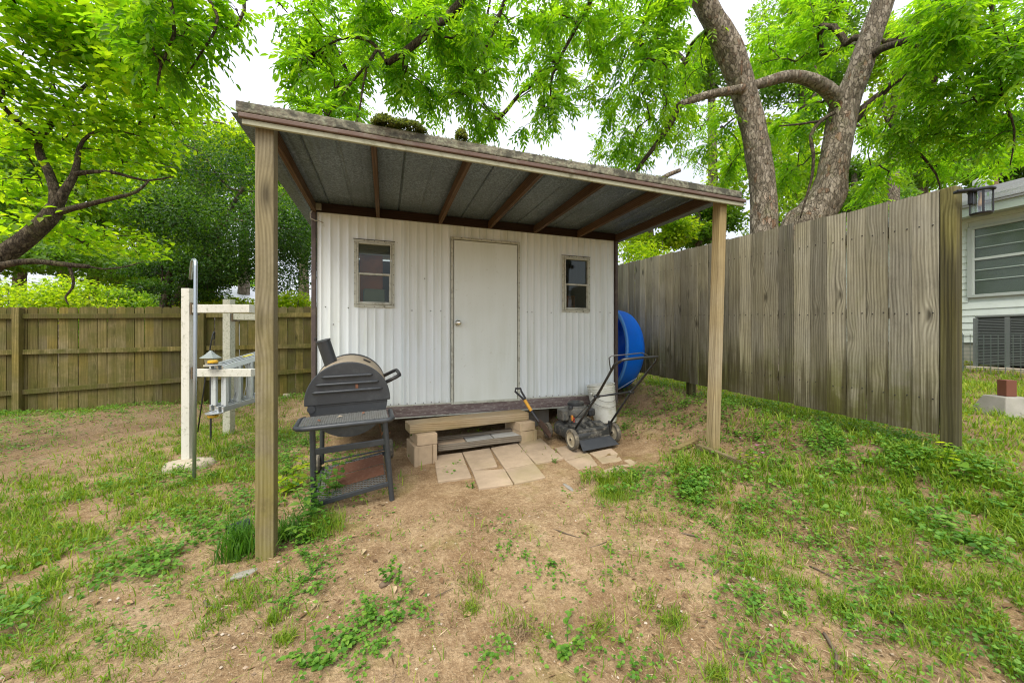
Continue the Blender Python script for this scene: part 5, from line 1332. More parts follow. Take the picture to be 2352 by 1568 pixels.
def simple_leaves(lv, chains, rg, per, L, W, flat=.5, spread=.16, drop=.2, rlo=0, rhi=1, start=.25):
    B = []; T = []
    for idx, P in chains:
        k = per; u = start+(1-start)*rg.random(k); f = u*(len(P)-1); i = np.minimum(f.astype(int), len(P)-2); q = P[i]+(P[i+1]-P[i])*(f-i)[:, None]
        tg = nrmz(P[i+1]-P[i]); B.append(q+rg.normal(0, spread, (k, 3))*np.array([1,1,.5])); T.append(tg*.4+rg.normal(0, 1, (k, 3))*np.array([1,1,.35])+np.array([0,0,-drop]))
    B = np.concatenate(B); T = np.concatenate(T); n = len(B)
    N = rg.normal(0, 1, (n, 3))*(1-flat)*.8+np.array([0,0,1.])*flat
    l = L*(.55+.75*rg.random(n)); lv.add(B, T, N, l, l*W, rlo+(rhi-rlo)*rg.random(n))
def compound_leaves(lv, chains, rg, per, leaflets=9, rach=.26, L=.095, W=.34, drop=.55, start=.2, rlo=0, rhi=1):
    for idx, P in chains:
        for _ in range(per):
            u = start+(1-start)*rg.random(); f = u*(len(P)-1); i = min(int(f), len(P)-2); q = P[i]+(P[i+1]-P[i])*(f-i)
            tg = P[i+1]-P[i]; tg = tg/(np.linalg.norm(tg)+1e-9)
            D_ = tg*.6+rg.normal(0, .75, 3)*np.array([1,1,.5])+np.array([0,0,-drop*(.3+rg.random())]); D_ /= np.linalg.norm(D_)
            side = np.cross(D_, [0,0,1.]); side /= np.linalg.norm(side)+1e-9; up = np.cross(side, D_)
            rl = rach*(.7+.5*rg.random()); k = leaflets; B = []; T = []
            for j in range(k):
                s_ = -1 if j % 2 else 1; tt = .22+.78*(j//2)/((k-1)//2) if j < k-1 else 1.0
                b = q+D_*rl*tt-np.array([0,0,1])*rl*.25*tt*tt
                B.append(b); T.append(D_*(.75 if j < k-1 else 1.0)+(side*s_*.9 if j < k-1 else 0)+np.array([0,0,-.35]))
            B = np.array(B); T = np.array(T)+rg.normal(0, .12, (k, 3)); Nn = np.tile(up, (k, 1))+rg.normal(0, .35, (k, 3))
            l = L*(.75+.4*rg.random(k)); r = np.clip(rlo+(rhi-rlo)*(rg.random()*.7+.3*rg.random(k)), 0, 1); lv.add(B, T, Nn, l, l*W, r)

def tree(name, label, limbs, clumps, ntw, leaf, matb, matl, seed, side_n=14, group=None, sag=.12, r0=.0035, rough=.14, leafname='crown', reach=None, wob=.06, loc=None):
    rg = np.random.default_rng(seed)
    b = limbs[0][0][0]; gx, gy = b[0], b[1]
    root = thing(name, (gx, gy, H(gx, gy)) if loc is None else loc, label, 'tree', group)
    nodes = []; m = MB(); thin = MB()
    for i, (P, rad) in enumerate(limbs):
        big = rad[0] > .1
        q, r = limb_mesh(m if big else thin, P, rad, side_n+6 if big else 9, rough if rad[0] > .15 else .07, seed+i*3)
        nodes.append(q[r < 99])
    if m.v: m.build('trunk', matb, root, smooth='all')
    targets = blobs(clumps, ntw, rg)
    ch, kids = twigs(np.concatenate(nodes), targets, rg, sag=sag, reach=reach, wob=wob)
    if not m.v: matb2 = matb
    twig_mesh(thin, ch, kids, r0)
    if thin.v: thin.build('branches', matb if name != 'pecan_tree' else M_BARKD, root, smooth='all')
    lv = Leaves(); leaf(lv, ch, rg); lv.build(leafname, matl, root, kind='stuff')
    return root
P3 = lambda L: [tuple(pt(*q)) for q in L]
# ---- pecan with the straight leaning trunk
g1p = pt(1758, 775, 5.6); gz1 = H(g1p.x, g1p.y)-.2
t1 = [(g1p.x, g1p.y, gz1)]+P3([(1755,540,5.6),(1752,430,5.6),(1738,340,5.6),(1722,262,5.6),(1700,185,5.55),(1672,112,5.5),(1640,48,5.4),(1598,-25,5.3),(1540,-110,5.1),(1440,-190,4.9)])
r1 = [.22,.18,.17,.165,.165,.165,.185,.148,.14,.12,.10]
lim1 = [(t1, r1),
 (P3([(1540,-110,5.1),(1380,-170,4.7),(1200,-110,4.4),(1095,-30,4.3),(1050,18,4.25),(1000,62,4.2),(945,108,4.2),(890,146,4.2)]), [.10,.085,.07,.058,.052,.046,.04,.03]),
 (P3([(890,146,4.2),(868,112,4.25),(842,92,4.3),(800,86,4.35),(756,102,4.4),(720,125,4.4)]), [.024,.02,.017,.014,.011,.008]),
 (P3([(868,112,4.25),(850,140,4.2),(836,185,4.2),(828,240,4.2),(815,300,4.2)]), [.018,.016,.013,.010,.007]),
 (P3([(850,140,4.2),(800,200,4.25),(760,255,4.3),(735,300,4.3)]), [.014,.012,.009,.006]),
 (P3([(1200,-110,4.4),(1160,0,4.6),(1130,80,4.7),(1090,160,4.75),(1050,220,4.8)]), [.035,.026,.02,.014,.009]),
 (P3([(1380,-170,4.7),(1360,-10,5.0),(1325,60,5.1),(1270,170,5.2),(1265,230,5.2)]), [.045,.034,.028,.018,.009]),
 (P3([(1540,-110,5.1),(1490,20,5.2),(1470,100,5.3),(1500,170,5.3)]), [.04,.026,.018,.01])]
cl1 = [(720,80,4.5,70,75),(680,130,4.5,40,60),(760,170,4.4,100,75),(850,40,4.4,130,70),(715,235,4.4,55,45),(790,270,4.3,75,35),(900,150,4.3,90,75),(1000,60,4.3,120,80),(1080,130,4.5,90,70),(1000,205,4.5,75,40),(1095,245,4.6,75,38),(1130,20,4.6,100,60),(1120,290,4.7,30,25),
 (960,-30,4.3,250,50),(1270,40,5.1,110,70),(1250,150,5.2,65,60),(1285,235,5.2,62,62),(1230,290,5.2,35,18),(1385,110,5.4,55,80),(1360,200,5.3,22,55),(1340,-20,5,160,50),
 (1450,70,5.2,80,90),(1540,50,5.0,60,80),(1570,150,5.9,70,70),(1500,170,5,60,60),(1430,235,5.4,55,50),(1500,290,5.6,105,60),(1400,330,5.7,45,45),(1450,370,5.8,70,25),(1600,300,6,75,60),(1680,400,6.4,45,70),(1560,-30,4.8,60,40)]
deep = [(a, b, d*1.55, rx*1.05, ry*1.05) for a, b, d, rx, ry in cl1]
def pecan_leaf(per, **k): return lambda lv, ch, rg: compound_leaves(lv, ch, rg, per, **k)
tree('pecan_tree', 'pecan with a straight leaning flaky trunk behind the side fence, beside the forked one', lim1, cl1+deep, 800, pecan_leaf(6), M_BARK, M_LPEC, 21)
# ---- forked pecan
g2p = pt(1835, 775, 6.1); gz2 = H(g2p.x, g2p.y)-.2
t2 = [(g2p.x, g2p.y, gz2)]+P3([(1838,560,6.1),(1865,500,6.1),(1898,450,6.05),(1912,400,6.0),(1922,340,6.0),(1932,280,6.0),(1942,235,6.0),(1962,190,5.9),(1985,125,5.8),(2010,55,5.7),(2040,-30,5.6),(2085,-130,5.4)])
r2 = [.34,.32,.28,.255,.20,.195,.195,.19,.168,.155,.145,.135,.12]
lim2 = [(t2, r2),
 (P3([(1940,262,6.0),(1918,225,5.95),(1888,197,5.85),(1850,180,5.75),(1805,176,5.65),(1755,190,5.55),(1700,205,5.45),(1640,215,5.4),(1600,226,5.35),(1560,242,5.3)]), [.13,.115,.10,.09,.08,.072,.064,.055,.050,.046]),
 (P3([(1560,242,5.3),(1540,285,5.35),(1505,335,5.4),(1470,380,5.5),(1452,410,5.5)]), [.045,.04,.035,.028,.02]),
 (P3([(1960,275,6.0),(1990,245,5.9),(2025,215,5.8),(2060,185,5.6),(2120,160,5.4)]), [.09,.07,.055,.04,.02]),
 (P3([(1990,140,5.8),(2020,115,5.6),(2060,100,5.3),(2110,88,5.0),(2160,100,4.9),(2215,135,4.8),(2260,190,4.7)]), [.07,.055,.045,.04,.03,.02,.012]),
 (P3([(1915,260,5.9),(1885,278,5.8),(1862,312,5.75),(1868,350,5.7),(1866,400,5.7),(1850,460,5.7),(1838,500,5.7)]), [.032,.028,.026,.024,.02,.015,.01]),
 (P3([(1885,278,5.8),(1840,285,5.7),(1790,290,5.6)]), [.018,.014,.01]),
 (P3([(2025,215,5.8),(2040,280,5.6),(2075,315,5.5),(2110,350,5.4),(2150,400,5.3),(2160,440,5.3)]), [.03,.025,.022,.018,.012,.008]),
 (P3([(2110,88,5.0),(2180,0,4.8),(2260,-60,4.6),(2350,-100,4.5)]), [.03,.03,.025,.02]),
 (P3([(2260,-60,4.6),(2290,80,4.5),(2300,200,4.5),(2330,300,4.5),(2320,380,4.6)]), [.02,.016,.013,.01,.006])]
cl2 = [(1790,40,7.4,70,60),(1860,50,7.2,60,60),(1760,320,7.5,60,60),(1690,330,7.5,40,60),(1830,70,6.8,95,80),(1760,100,6.8,50,70),(1860,150,6.8,50,45),(1860,265,6.2,50,45),(1805,390,6.5,45,65),(1815,290,6.2,50,50),(1900,20,6.8,60,60),
 (2090,90,6.4,60,75),(2120,200,4.9,90,75),(2190,50,4.5,120,85),(2300,130,4.4,95,120),(2230,260,4.8,90,60),(2320,280,4.6,60,60),(2090,300,5.3,80,45),(2180,350,5.3,80,35),(2300,360,5.2,60,30),(2030,400,6,55,35),(1990,300,6.2,40,40),(2200,-20,4.6,130,50),(2000,470,6.5,70,25)]
deep2 = [(a, b, d*1.4, rx*1.05, ry*1.05) for a, b, d, rx, ry in cl2]
tree('pecan_tree', 'forked pecan whose left limb arches over the fence, beside the straight trunk', lim2, cl2+deep2, 640, pecan_leaf(6), M_BARK, M_LPEC, 33)
# ---- broken limb stub resting at the roof edge
m = MB(); P, rad_ = resample(P3([(1512,415,5.0),(1535,402,5.0),(1562,391,5.0)]), [.028,.03,.026], .05); m.tube([tuple(p) for p in P], list(rad_), 9); m.build('broken_limb', M_BARK, None, smooth='all', label='short grey broken limb lying on the right part of the porch roof', cat='limb')

# ---- dark-limbed yard tree on the left
g3 = pt(-150, 775, 4.3)
lim3 = [([(g3.x, g3.y, H(g3.x, g3.y)-.2)]+P3([(-120,690,4.3),(-60,640,4.3),(0,592,4.35),(60,548,4.4),(108,505,4.45),(128,478,4.5)]), [.15,.13,.11,.098,.09,.085,.08]),
 (P3([(128,478,4.5),(126,440,4.5),(112,395,4.55),(92,352,4.6),(92,318,4.65),(118,285,4.7),(150,248,4.75),(180,212,4.8),(208,186,4.85)]), [.07,.052,.045,.041,.038,.035,.031,.024,.014]),
 (P3([(128,478,4.5),(148,440,4.5),(168,408,4.55),(178,372,4.6),(182,340,4.6),(205,310,4.65),(250,298,4.7),(320,312,4.8)]), [.065,.046,.038,.03,.022,.018,.014,.008]),
 (P3([(172,400,4.55),(215,394,4.6),(270,398,4.7),(335,415,4.8),(400,405,4.9)]), [.03,.024,.02,.015,.008]),
 (P3([(120,492,4.5),(170,478,4.45),(225,464,4.4),(275,452,4.4),(315,440,4.45),(345,412,4.5)]), [.04,.033,.027,.022,.016,.009]),
 (P3([(-120,660,4.3),(-40,622,4.1),(20,606,4.1),(70,600,4.15),(120,604,4.2),(165,609,4.25),(205,612,4.3)]), [.05,.042,.035,.032,.03,.027,.024]),
 (P3([(158,610,4.25),(168,640,4.25),(166,662,4.25),(150,682,4.25),(158,700,4.25)]), [.016,.014,.012,.01,.005]),
 (P3([(205,612,4.3),(240,618,4.35),(290,612,4.4),(330,600,4.5)]), [.012,.010,.008,.004]),
 (P3([(208,186,4.85),(260,120,4.6),(310,60,4.3),(335,-10,4.0),(300,-120,3.8)]), [.02,.02,.02,.022,.025]),
 (P3([(335,-10,4.0),(440,-30,3.8),(500,40,3.7),(470,110,3.7),(430,170,3.8)]), [.02,.018,.014,.010,.006]),
 (P3([(92,318,4.65),(30,270,4.4),(-30,200,4.2)]), [.03,.025,.02])]
cl3 = [(60,50,4.2,110,80),(190,40,4.2,110,70),(50,170,4.3,100,70),(190,140,4.5,90,70),(330,50,3.9,110,70),(300,150,4.4,90,70),(110,260,4.5,90,45),(230,250,4.6,70,60),(60,330,4.6,80,50),(200,340,4.9,60,30),(340,250,4.8,70,50),(390,210,4.6,50,50),(420,280,4.8,40,30),(290,370,5,70,40),(60,440,4.8,70,40),(230,430,4.9,80,30),(60,520,4.6,60,30),(200,540,5,110,30),(370,340,5,60,40),(330,560,5.2,60,25),(40,-40,4,300,40)]
def left_leaf(lv, ch, rg):
    simple_leaves(lv, ch, rg, 26, .098, .62, flat=.74, spread=.14, drop=.12)
tree('yard_tree', 'dark-limbed broadleaf tree leaning in from the left edge', lim3, cl3, 330, left_leaf, M_BARKD, M_LLEFT, 41, sag=.05)
# ---- nearer dark hanging foliage at the upper left
g4 = pt(-400, 775, 2.6)
lim4 = [([(g4.x-1, g4.y-1, H(g4.x-1, g4.y-1)-.1), (g4.x-1, g4.y-1, 3)]+P3([(-150,-150,3.2),(150,-160,3.5),(350,-120,3.7),(480,-70,3.8),(560,0,3.9),(545,60,3.95)]), [.14,.11,.06,.05,.04,.03,.02,.01]),
 (P3([(350,-120,3.7),(390,0,3.6),(400,80,3.6),(370,150,3.6),(360,210,3.7)]), [.03,.02,.016,.012,.006]),
 (P3([(560,0,3.9),(620,-10,4.2),(660,30,4.3)]), [.015,.012,.006])]
cl4 = [(310,50,3.5,70,50),(400,50,3.6,80,45),(470,40,3.8,50,45),(370,120,3.6,60,45),(450,120,3.9,50,45),(410,180,3.9,45,30),(470,190,4.1,30,35),(500,10,3.9,60,25),(590,20,4.1,35,18),(400,-50,3.7,180,40),(645,50,4.3,12,15)]
tree('pecan_tree', 'near pecan whose dark branches hang into the upper left of the view', lim4, cl4, 62, pecan_leaf(5, L=.09, W=.40), M_BARK, M_LPEC, 47)

# ---- dense dark evergreen beyond the back fence
def ever(name, label, cpx, cpy, d, rx, rz, n, mat, seed, trunk_px, leafL=.055, barkm=None, nclump=26, group=None, depth=None, twig_n=120):
    rg = np.random.default_rng(seed); c = pt(cpx, cpy, d); g = H(c.x, c.y)
    tb = pt(trunk_px, 775, d); root = thing(name, (tb.x, tb.y, H(tb.x, tb.y)), label, 'tree', group)
    sx, sz = rx/F*d, rz/F*d; sd = depth or sx*.8
    m = MB(); limb_mesh(m, [(tb.x, tb.y, H(tb.x, tb.y)-.2), ((tb.x*.8+c.x*.2), tb.y*.8+c.y*.2, (g+c.z)/2-.2), (tb.x*.35+c.x*.65, tb.y*.35+c.y*.65, c.z-.2*sz), tuple(c+Vector((0,0,sz*.6)))], [.17*d/10+.02,.13*d/10,.09*d/10,.03], 12, .12, seed)
    nodes = np.array(m.v)[::12]
    # foliage pads over an uneven crown
    C = []; 
    for k in range(nclump):
        u = nrmz(rg.normal(0, 1, (1, 3)))[0]; rr = .55+.45*rg.random()
        C.append(np.array(c)+np.array(right)*u[0]*sx*rr+np.array(fwd)*u[1]*sd*rr+np.array([0,0,1])*u[2]*sz*rr)
    C = np.array(C); tg = C[rg.integers(0, len(C), twig_n)]+rg.normal(0, 1, (twig_n, 3))*np.array([sx, sd, sz*.7])*.16
    ch, kids = twigs(nodes, tg, rg, sag=.05); tm = MB(); twig_mesh(tm, ch, kids, .006*d/8, .45, 4, .06*d/8)
    m.build('trunk', barkm or M_BARKD, root, smooth='all'); tm.build('branches', barkm or M_BARKD, root, smooth='all')
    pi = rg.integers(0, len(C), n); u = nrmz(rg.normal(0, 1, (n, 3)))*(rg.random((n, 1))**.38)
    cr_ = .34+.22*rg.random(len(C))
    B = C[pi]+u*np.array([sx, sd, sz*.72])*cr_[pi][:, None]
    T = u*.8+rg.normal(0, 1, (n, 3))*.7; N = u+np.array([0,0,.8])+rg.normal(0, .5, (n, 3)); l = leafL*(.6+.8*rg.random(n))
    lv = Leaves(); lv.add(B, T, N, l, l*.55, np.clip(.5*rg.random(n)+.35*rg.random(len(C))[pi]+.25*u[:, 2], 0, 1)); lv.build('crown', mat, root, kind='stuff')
    return root
ever('evergreen_tree', 'dense dark small-leaved evergreen beyond the back fence, beside the shed', 560, 520, 9.6, 190, 150, 42000, M_LDARK, 5, 352, .062, nclump=34, barkm=M_BARKB, depth=1.8)
ever('evergreen_tree', 'dark evergreen spray reaching left over the grey tree trunk', 400, 640, 9.4, 120, 48, 9000, M_LDARK, 6, 360, .06, nclump=14, depth=1.0)
# ---- bright trees and shrubs further off
far = [ # px, py, d, rx, rz, n, mat, trunk px, leaf, label
 (60,470,13,190,150,13000,M_LBACK2,40,.15,'tree','mid green tree behind the dark left limb, leftmost beyond the fence'),
 (265,430,15,200,170,14000,M_LBACK,200,.16,'tree','bright yellow-green tree beyond the back fence, behind the fork of the left tree'),
 (440,330,17,170,120,9000,M_LBACK,480,.17,'tree','pale bright tree top rising behind the dark evergreen'),
 (560,420,20,150,110,7000,M_LBACK2,560,.19,'tree','mid green tree top between the evergreen and the sky gap'),
 (690,470,14,90,110,6000,M_LBACK2,700,.14,'tree','green tree behind the left porch post beside the shed corner'),
 (1490,520,11,90,60,7000,M_LBACK,1500,.11,'tree','bright yellow-green tree above the far end of the side fence'),
 (1600,500,12,90,70,7000,M_LBACK2,1610,.12,'tree','green tree seen between the porch roof and the side fence'),
 (1760,420,12,120,130,9000,M_LBACK,1800,.12,'tree','bright green tree directly behind the two pecan trunks'),
 (1960,430,14,110,80,7000,M_LBACK2,1970,.14,'tree','green tree right of the forked pecan, low over the fence'),
 (2110,380,18,120,70,7000,M_LBACK2,2130,.17,'tree','soft green tree beyond the house corner, over the tall fence end'),
 (2230,420,26,140,60,7000,M_LBACK2,2260,.24,'tree','distant pine-like tree mass left of the utility pole'),
 (2370,350,24,120,70,6000,M_LDARK,2380,.22,'tree','darker distant tree right of the utility pole'),
 (1840,110,11.5,120,130,12000,M_LBACK2,1850,.10,'tree','fine-leaved tree filling the gap between the two pecan trunks'),
 (2060,170,12,80,110,7000,M_LBACK,2050,.11,'tree','bright tree behind the right stem of the forked pecan'),
 (1630,170,12,70,80,5000,M_LBACK2,1640,.10,'tree','fine leafy tree top left of the straight pecan trunk'),
 (150,590,12,170,75,9000,M_LBACK2,150,.13,'tree','low green tree between the dark left limb and the back fence'),
 (330,560,16,150,100,8000,M_LBACK,300,.16,'tree','bright low tree seen under the left canopy, left of the evergreen'),
 (-140,420,12,180,190,9000,M_LBACK,-160,.15,'tree','bright tree past the left edge beyond the fence')]
for i, (a, b, d, rx, rz, n, mt, tp_, lf, nm_, lb) in enumerate(far):
    ever('far_tree', lb, a, b, d, rx, rz, n, mt, 100+i, tp_, lf, nclump=20, barkm=M_BARKB, twig_n=60)
def shrub(px, py, d, rx, rz, n, mat, lb, seed, lf=.08):
    c = pt(px, py, d); rg = np.random.default_rng(seed); root = thing('shrub', (c.x, c.y, H(c.x, c.y)), lb, 'shrub')
    sx, sz = rx/F*d, rz/F*d; hgt_ = c.z+sz-H(c.x, c.y); m = MB()
    for k in range(9):
        a = rg.random()*6.28; q = np.array(c)+np.array([math.cos(a)*sx*.7, math.sin(a)*sx*.5, sz*(.4+.4*rg.random())]); m.tube([(c.x, c.y, H(c.x, c.y)-.05), tuple((np.array([c.x, c.y, H(c.x, c.y)])+q)/2+rg.normal(0, .08, 3)), tuple(q)], [.02,.013,.005], 5, cap=False)
    m.build('stem', M_BARKB, root, smooth='all', kind='stuff')
    k = 16; C = np.array(c)+nrmz(rg.normal(0, 1, (k, 3)))*np.array([sx*.7, sx*.45, sz*.7]); pi = rg.integers(0, k, n); u = nrmz(rg.normal(0, 1, (n, 3)))*(rg.random((n, 1))**.4)
    B = C[pi]+u*np.array([sx*.5, sx*.4, sz*.5]); T = rg.normal(0, 1, (n, 3))*np.array([1,1,.4])+np.array([0,0,-.2]); N = rg.normal(0, .4, (n, 3))+np.array([0,0,1.]); l = lf*(.6+.8*rg.random(n))
    lv = Leaves(); lv.add(B, T, N, l, l*.6, np.clip(rg.random(n)*.7+.3*rg.random(k)[pi], 0, 1)); lv.build('foliage', mat, root, kind='stuff')
shrub(30, 690, 9.6, 110, 55, 4200, M_LBACK, 'bright vine-covered shrub over the fence, left of the mossy fence post', 71)
shrub(190, 692, 9.8, 110, 50, 4200, M_LBACK, 'yellow-green shrub just over the fence, behind the drooping twig', 72)
shrub(310, 705, 10.4, 70, 38, 2600, M_LBACK2, 'low mixed shrub over the fence near the grey trunk', 73)
shrub(500, 705, 10.2, 90, 28, 2400, M_LBACK, 'bright leaves over the fence behind the two white posts', 74)
shrub(670, 700, 9.6, 50, 30, 1800, M_LBACK, 'bright leaves over the fence between post and shed', 75)
shrub(1480, 600, 9.5, 80, 50, 2600, M_LBACK, 'bright shrub over the far end of the side fence', 76)
# far wood that closes the horizon
rg = np.random.default_rng(90); n = 70000; th = rg.random(n)*2.4-1.35+TH*0; dist = 30+22*rg.random(n)
X = dist*np.sin(th+TH); Y = dist*np.cos(th+TH); zt_ = 3.2+2.2*np.sin(th*7)+1.4*np.sin(th*17+1); gap = np.exp(-((th+.02)/.34)**2)
Zz = rg.random(n)**.8*np.maximum(zt_+1.2-1.6*gap, 1.2)
lv = Leaves(); l = .38*(.6+.8*rg.random(n)); lv.add(np.stack([X, Y, Zz], 1), rg.normal(0, 1, (n, 3)), rg.normal(0, .6, (n, 3))+np.array([0,0,1.]), l, l*.6, rg.random(n))
lv.build('distant_woods', M_LBACK2, None, kind='stuff', label='band of distant green woods closing the horizon', cat='woods')
# ================================================================== ground cover
M_GRASS = leaf_mat('grass blades', (.085,.18,.010), (.18,.30,.015), (.38,.43,.05), .4, tcol=(1.6,1.6,.9), rough=.55)
M_GRASSD = leaf_mat('dark liriope blades', (.04,.13,.012), (.085,.22,.018), (.17,.32,.03), .4, tcol=(1.6,1.6,.9))
M_CLOV = leaf_mat('small broad weeds', (.055,.16,.018), (.12,.27,.03), (.21,.36,.045), .38, tcol=(1.5,1.6,.8), rough=.5)
M_STRAW = leaf_mat('dry straw', (.09,.06,.03), (.30,.21,.11), (.58,.46,.28), .1, tcol=(1,1,1), rough=.8)
M_DEAD = leaf_mat('dead brown leaves', (.09,.05,.025), (.20,.115,.055), (.42,.28,.15), .1, tcol=(1,1,1), rough=.8)
M_TWIG = plain('twig', (.12,.09,.06), .9)
def patches(lst):
    A = []
    for q in lst:
        p = gnd(q[0], q[1]); A.append((p.x, p.y, q[2], q[3]))
    return np.array(A)
def dens(PA, x, y):
    out = np.zeros_like(x)
    for (a, b, s, k) in PA: out = np.maximum(out, k*np.exp(-(((x-a)**2+(y-b)**2)/s**2)))
    return out
def clumpy(x, y, f, seed):
    return .5+.25*(np.sin(f*x+2.1*np.sin(f*.7*y+seed))+np.sin(f*1.3*y+1.7*np.sin(f*.9*x+seed*2)))
# where the photograph shows turf, weeds and bare dirt: (px, py, radius m, density)
PG = patches([(40,1180,.8,.9),(130,1150,.6,.6),(20,1270,.6,1.),(10,1330,.5,1.),(330,1110,.5,.8),(260,1180,.5,.6),(480,1020,.8,.9),(540,1090,.5,.8),(420,1160,.5,.6),(160,1090,.2,.4),(200,1420,.35,.6),(60,1450,.35,.7),(370,1450,.25,.6),(500,1400,.22,.8),(560,1360,.2,.7),
 (30,1540,.3,.7),(620,1340,.15,.6),(640,1440,.13,.8),(590,1330,.2,.5),(0,950,.6,.4),(250,935,.5,.4),(600,930,.6,.4),(520,980,.6,.9),(620,1000,.5,.7),
 (1430,1115,.28,1.),(1540,1080,.3,.9),(1640,1150,.4,.7),(1500,1190,.3,.5),(1760,1150,.4,.7),(1800,1200,.35,.6),(1640,1070,.35,.5),(1850,1120,.35,.7),(1950,1090,.3,.6),(2050,1060,.5,.9),(2150,1120,.5,.9),(2280,1080,.6,1.),(2330,1200,.5,1.),(2200,1200,.4,.9),(2100,1250,.35,.7),(1930,1250,.3,.7),
 (1900,1320,.3,.8),(1980,1380,.28,.9),(2120,1350,.3,.9),(2250,1330,.4,1.),(2330,1400,.3,.8),(1760,1300,.25,.5),(1700,1230,.3,.4),(1520,1390,.1,1.),(1540,1420,.09,.9),(1370,1290,.15,.3),(1200,1440,.11,1.),(1230,1410,.09,.8),(1090,1340,.12,.5),(1390,1450,.09,.7),(1640,1500,.12,.6),(1750,1450,.15,.5),(1860,1460,.15,.6),(1560,1530,.1,.8),(1980,1500,.14,.6),(2080,1440,.14,.5),
 (2300,860,2.5,1.),(2330,930,1.2,.9),(2250,1000,.6,.8),(1900,960,.8,.6),(1780,920,.8,.5),(1560,880,.7,.4),(2120,1480,.1,.4),(2340,1520,.1,.5)])
PC = patches([(400,1280,.35,.9),(460,1200,.4,.9),(330,1250,.3,.7),(480,1240,.3,.8),(130,1400,.3,.5),(230,1360,.3,.5),(300,1420,.2,.5),(430,1100,.5,.5),(640,1030,.5,.9),(680,1080,.4,.9),(620,1130,.4,.8),(700,1000,.5,.8),(740,1080,.3,.7),(0,1000,.9,.5),
 (700,1310,.16,1.),(690,1350,.14,.9),(760,1260,.15,.6),(860,1420,.15,.9),(800,1450,.13,.9),(740,1520,.12,.9),(870,1490,.08,.9),(890,1380,.1,.5),(960,1400,.1,.5),(820,1540,.1,.8),(700,1250,.2,.8),(1170,1270,.12,.4),(1230,1300,.1,.5),(1300,1340,.1,.6),(1360,1330,.12,.6),(1400,1280,.12,.5),(1290,1500,.09,.8),(1310,1540,.09,.8),(1150,1500,.08,.6),(1440,1520,.08,.5),
 (1480,1110,.25,.9),(1570,1130,.35,1.),(1620,1170,.3,1.),(1680,1200,.25,.9),(1560,1180,.25,.7),(1720,1120,.3,.5),(1700,1300,.3,.5),(1850,1250,.3,.6),(2050,1350,.3,.6),(1950,1450,.2,.6),(2250,1450,.2,.5),(1730,1000,.3,.7),(1800,1010,.3,.8),(1880,1040,.35,.8),(1950,1000,.4,.8),(2000,960,.4,.7),(2080,1010,.4,.7),(1640,960,.4,.6),(1700,930,.4,.6),(1560,930,.5,.6),(1480,900,.5,.45),(1460,950,.25,.5),(1420,990,.15,.5),
 (2100,1060,.3,.8),(2200,1060,.4,.7),(2250,1250,.3,.5),(2150,1420,.2,.6),(1700,1390,.15,.5),(1820,1380,.2,.6),(1640,1440,.12,.5),(1790,1540,.1,.6),(1900,1540,.1,.4),(2230,1500,.12,.3),(1830,1480,.12,.5),(2000,1280,.3,.5),
 (150,935,1.2,1.),(300,930,1.2,1.),(0,955,1.2,1.),(420,925,.8,1.),(560,925,.7,.8),(680,915,.5,.8),(660,1180,.2,.8),(1270,1060,.06,.3)])
BARE = [(.35,3.2,.5),(1.1,3.2,.9),(2.2,3.35,.75),(2.3,3.9,.6)]
def sample(N, rg, x0=-7.5, x1=9.5, y0=.25, y1=9.3):
    # nearer ground gets finer cover: only as much as the eye can resolve further off
    x = x0+(x1-x0)*rg.random(N); y = y0+(y1-y0)*rg.random(N)**1.8
    x = np.where(rg.random(N) < .6, (x-1)*(.25+.75*(y-y0)/(y1-y0))+1.0, x)
    return x, y
def under_things(x, y):
    k = (x > XL-.0) & (x < XR) & (y > YW+.25) & (y < SY1)
    k |= (x > -.1) & (x < 1.9) & (y > 3.75) & (y < 4.4)
    for (a, b, s) in BARE: k |= ((x-a)**2+(y-b)**2 < s*s*.45)
    return k
def blades(name, x, y, rg, h0, h1, w0, w1, mat, lean=.5, rsh=0.0, lift=0.0, **k):
    n = len(x); z = hgt(x, y)+lift; a = rg.random(n)*2*np.pi; h = (h0+(h1-h0)*rg.random(n)**1.6)[:, None]; w_ = (w0+(w1-w0)*rg.random(n))[:, None]
    Dn = np.stack([np.cos(a), np.sin(a), np.zeros(n)], 1); S = np.stack([-np.sin(a), np.cos(a), np.zeros(n)], 1); ln = (lean*(.25+rg.random(n)))[:, None]
    b = rg.random(n)*2*np.pi; S = S*.7+np.stack([np.cos(b), np.sin(b), np.zeros(n)], 1)*.5
    B = np.stack([x, y, z-.004], 1); U = np.array([[0,0,1.]])
    M1 = B+U*h*.55+Dn*h*ln*.35; M2 = B+U*h*(1-.35*ln)+Dn*h*ln
    V = np.stack([B-S*w_*.5, B+S*w_*.5, M1+S*w_*.45, M1-S*w_*.45, M2+S*w_*.08, M2-S*w_*.08], 1).reshape(-1, 3)
    q = 6*np.arange(n)[:, None]; Q = np.concatenate([q+np.array([[0,1,2,3]]), q+np.array([[3,2,4,5]])], 1).reshape(-1, 4)
    return fast_mesh(name, V, Q, mat, rnd=np.repeat(np.clip(rg.random(n)*.8+rsh, 0, 1), 2), **k)
rg = np.random.default_rng(201)
x, y = sample(820000, rg); p_ = dens(PG, x, y)*np.where(x < -.6, 2.4, np.where(x > 1.6, 2.2, 1.4))*np.clip(clumpy(x, y, 7, 1)*1.8-.35, .02, 1)*np.clip(clumpy(x, y, 23, 4)*1.8-.3, .05, 1)+.03*np.clip(clumpy(x, y, 13, 8)*2-.5, 0, 1)+.008
keep = (rg.random(len(x)) < p_) & ~under_things(x, y); x, y = x[keep], y[keep]
dd = np.hypot(x, y); hs = np.clip(.6+.12*dd, .7, 1.3)
near = dd < 3.2
print('grass', len(x))
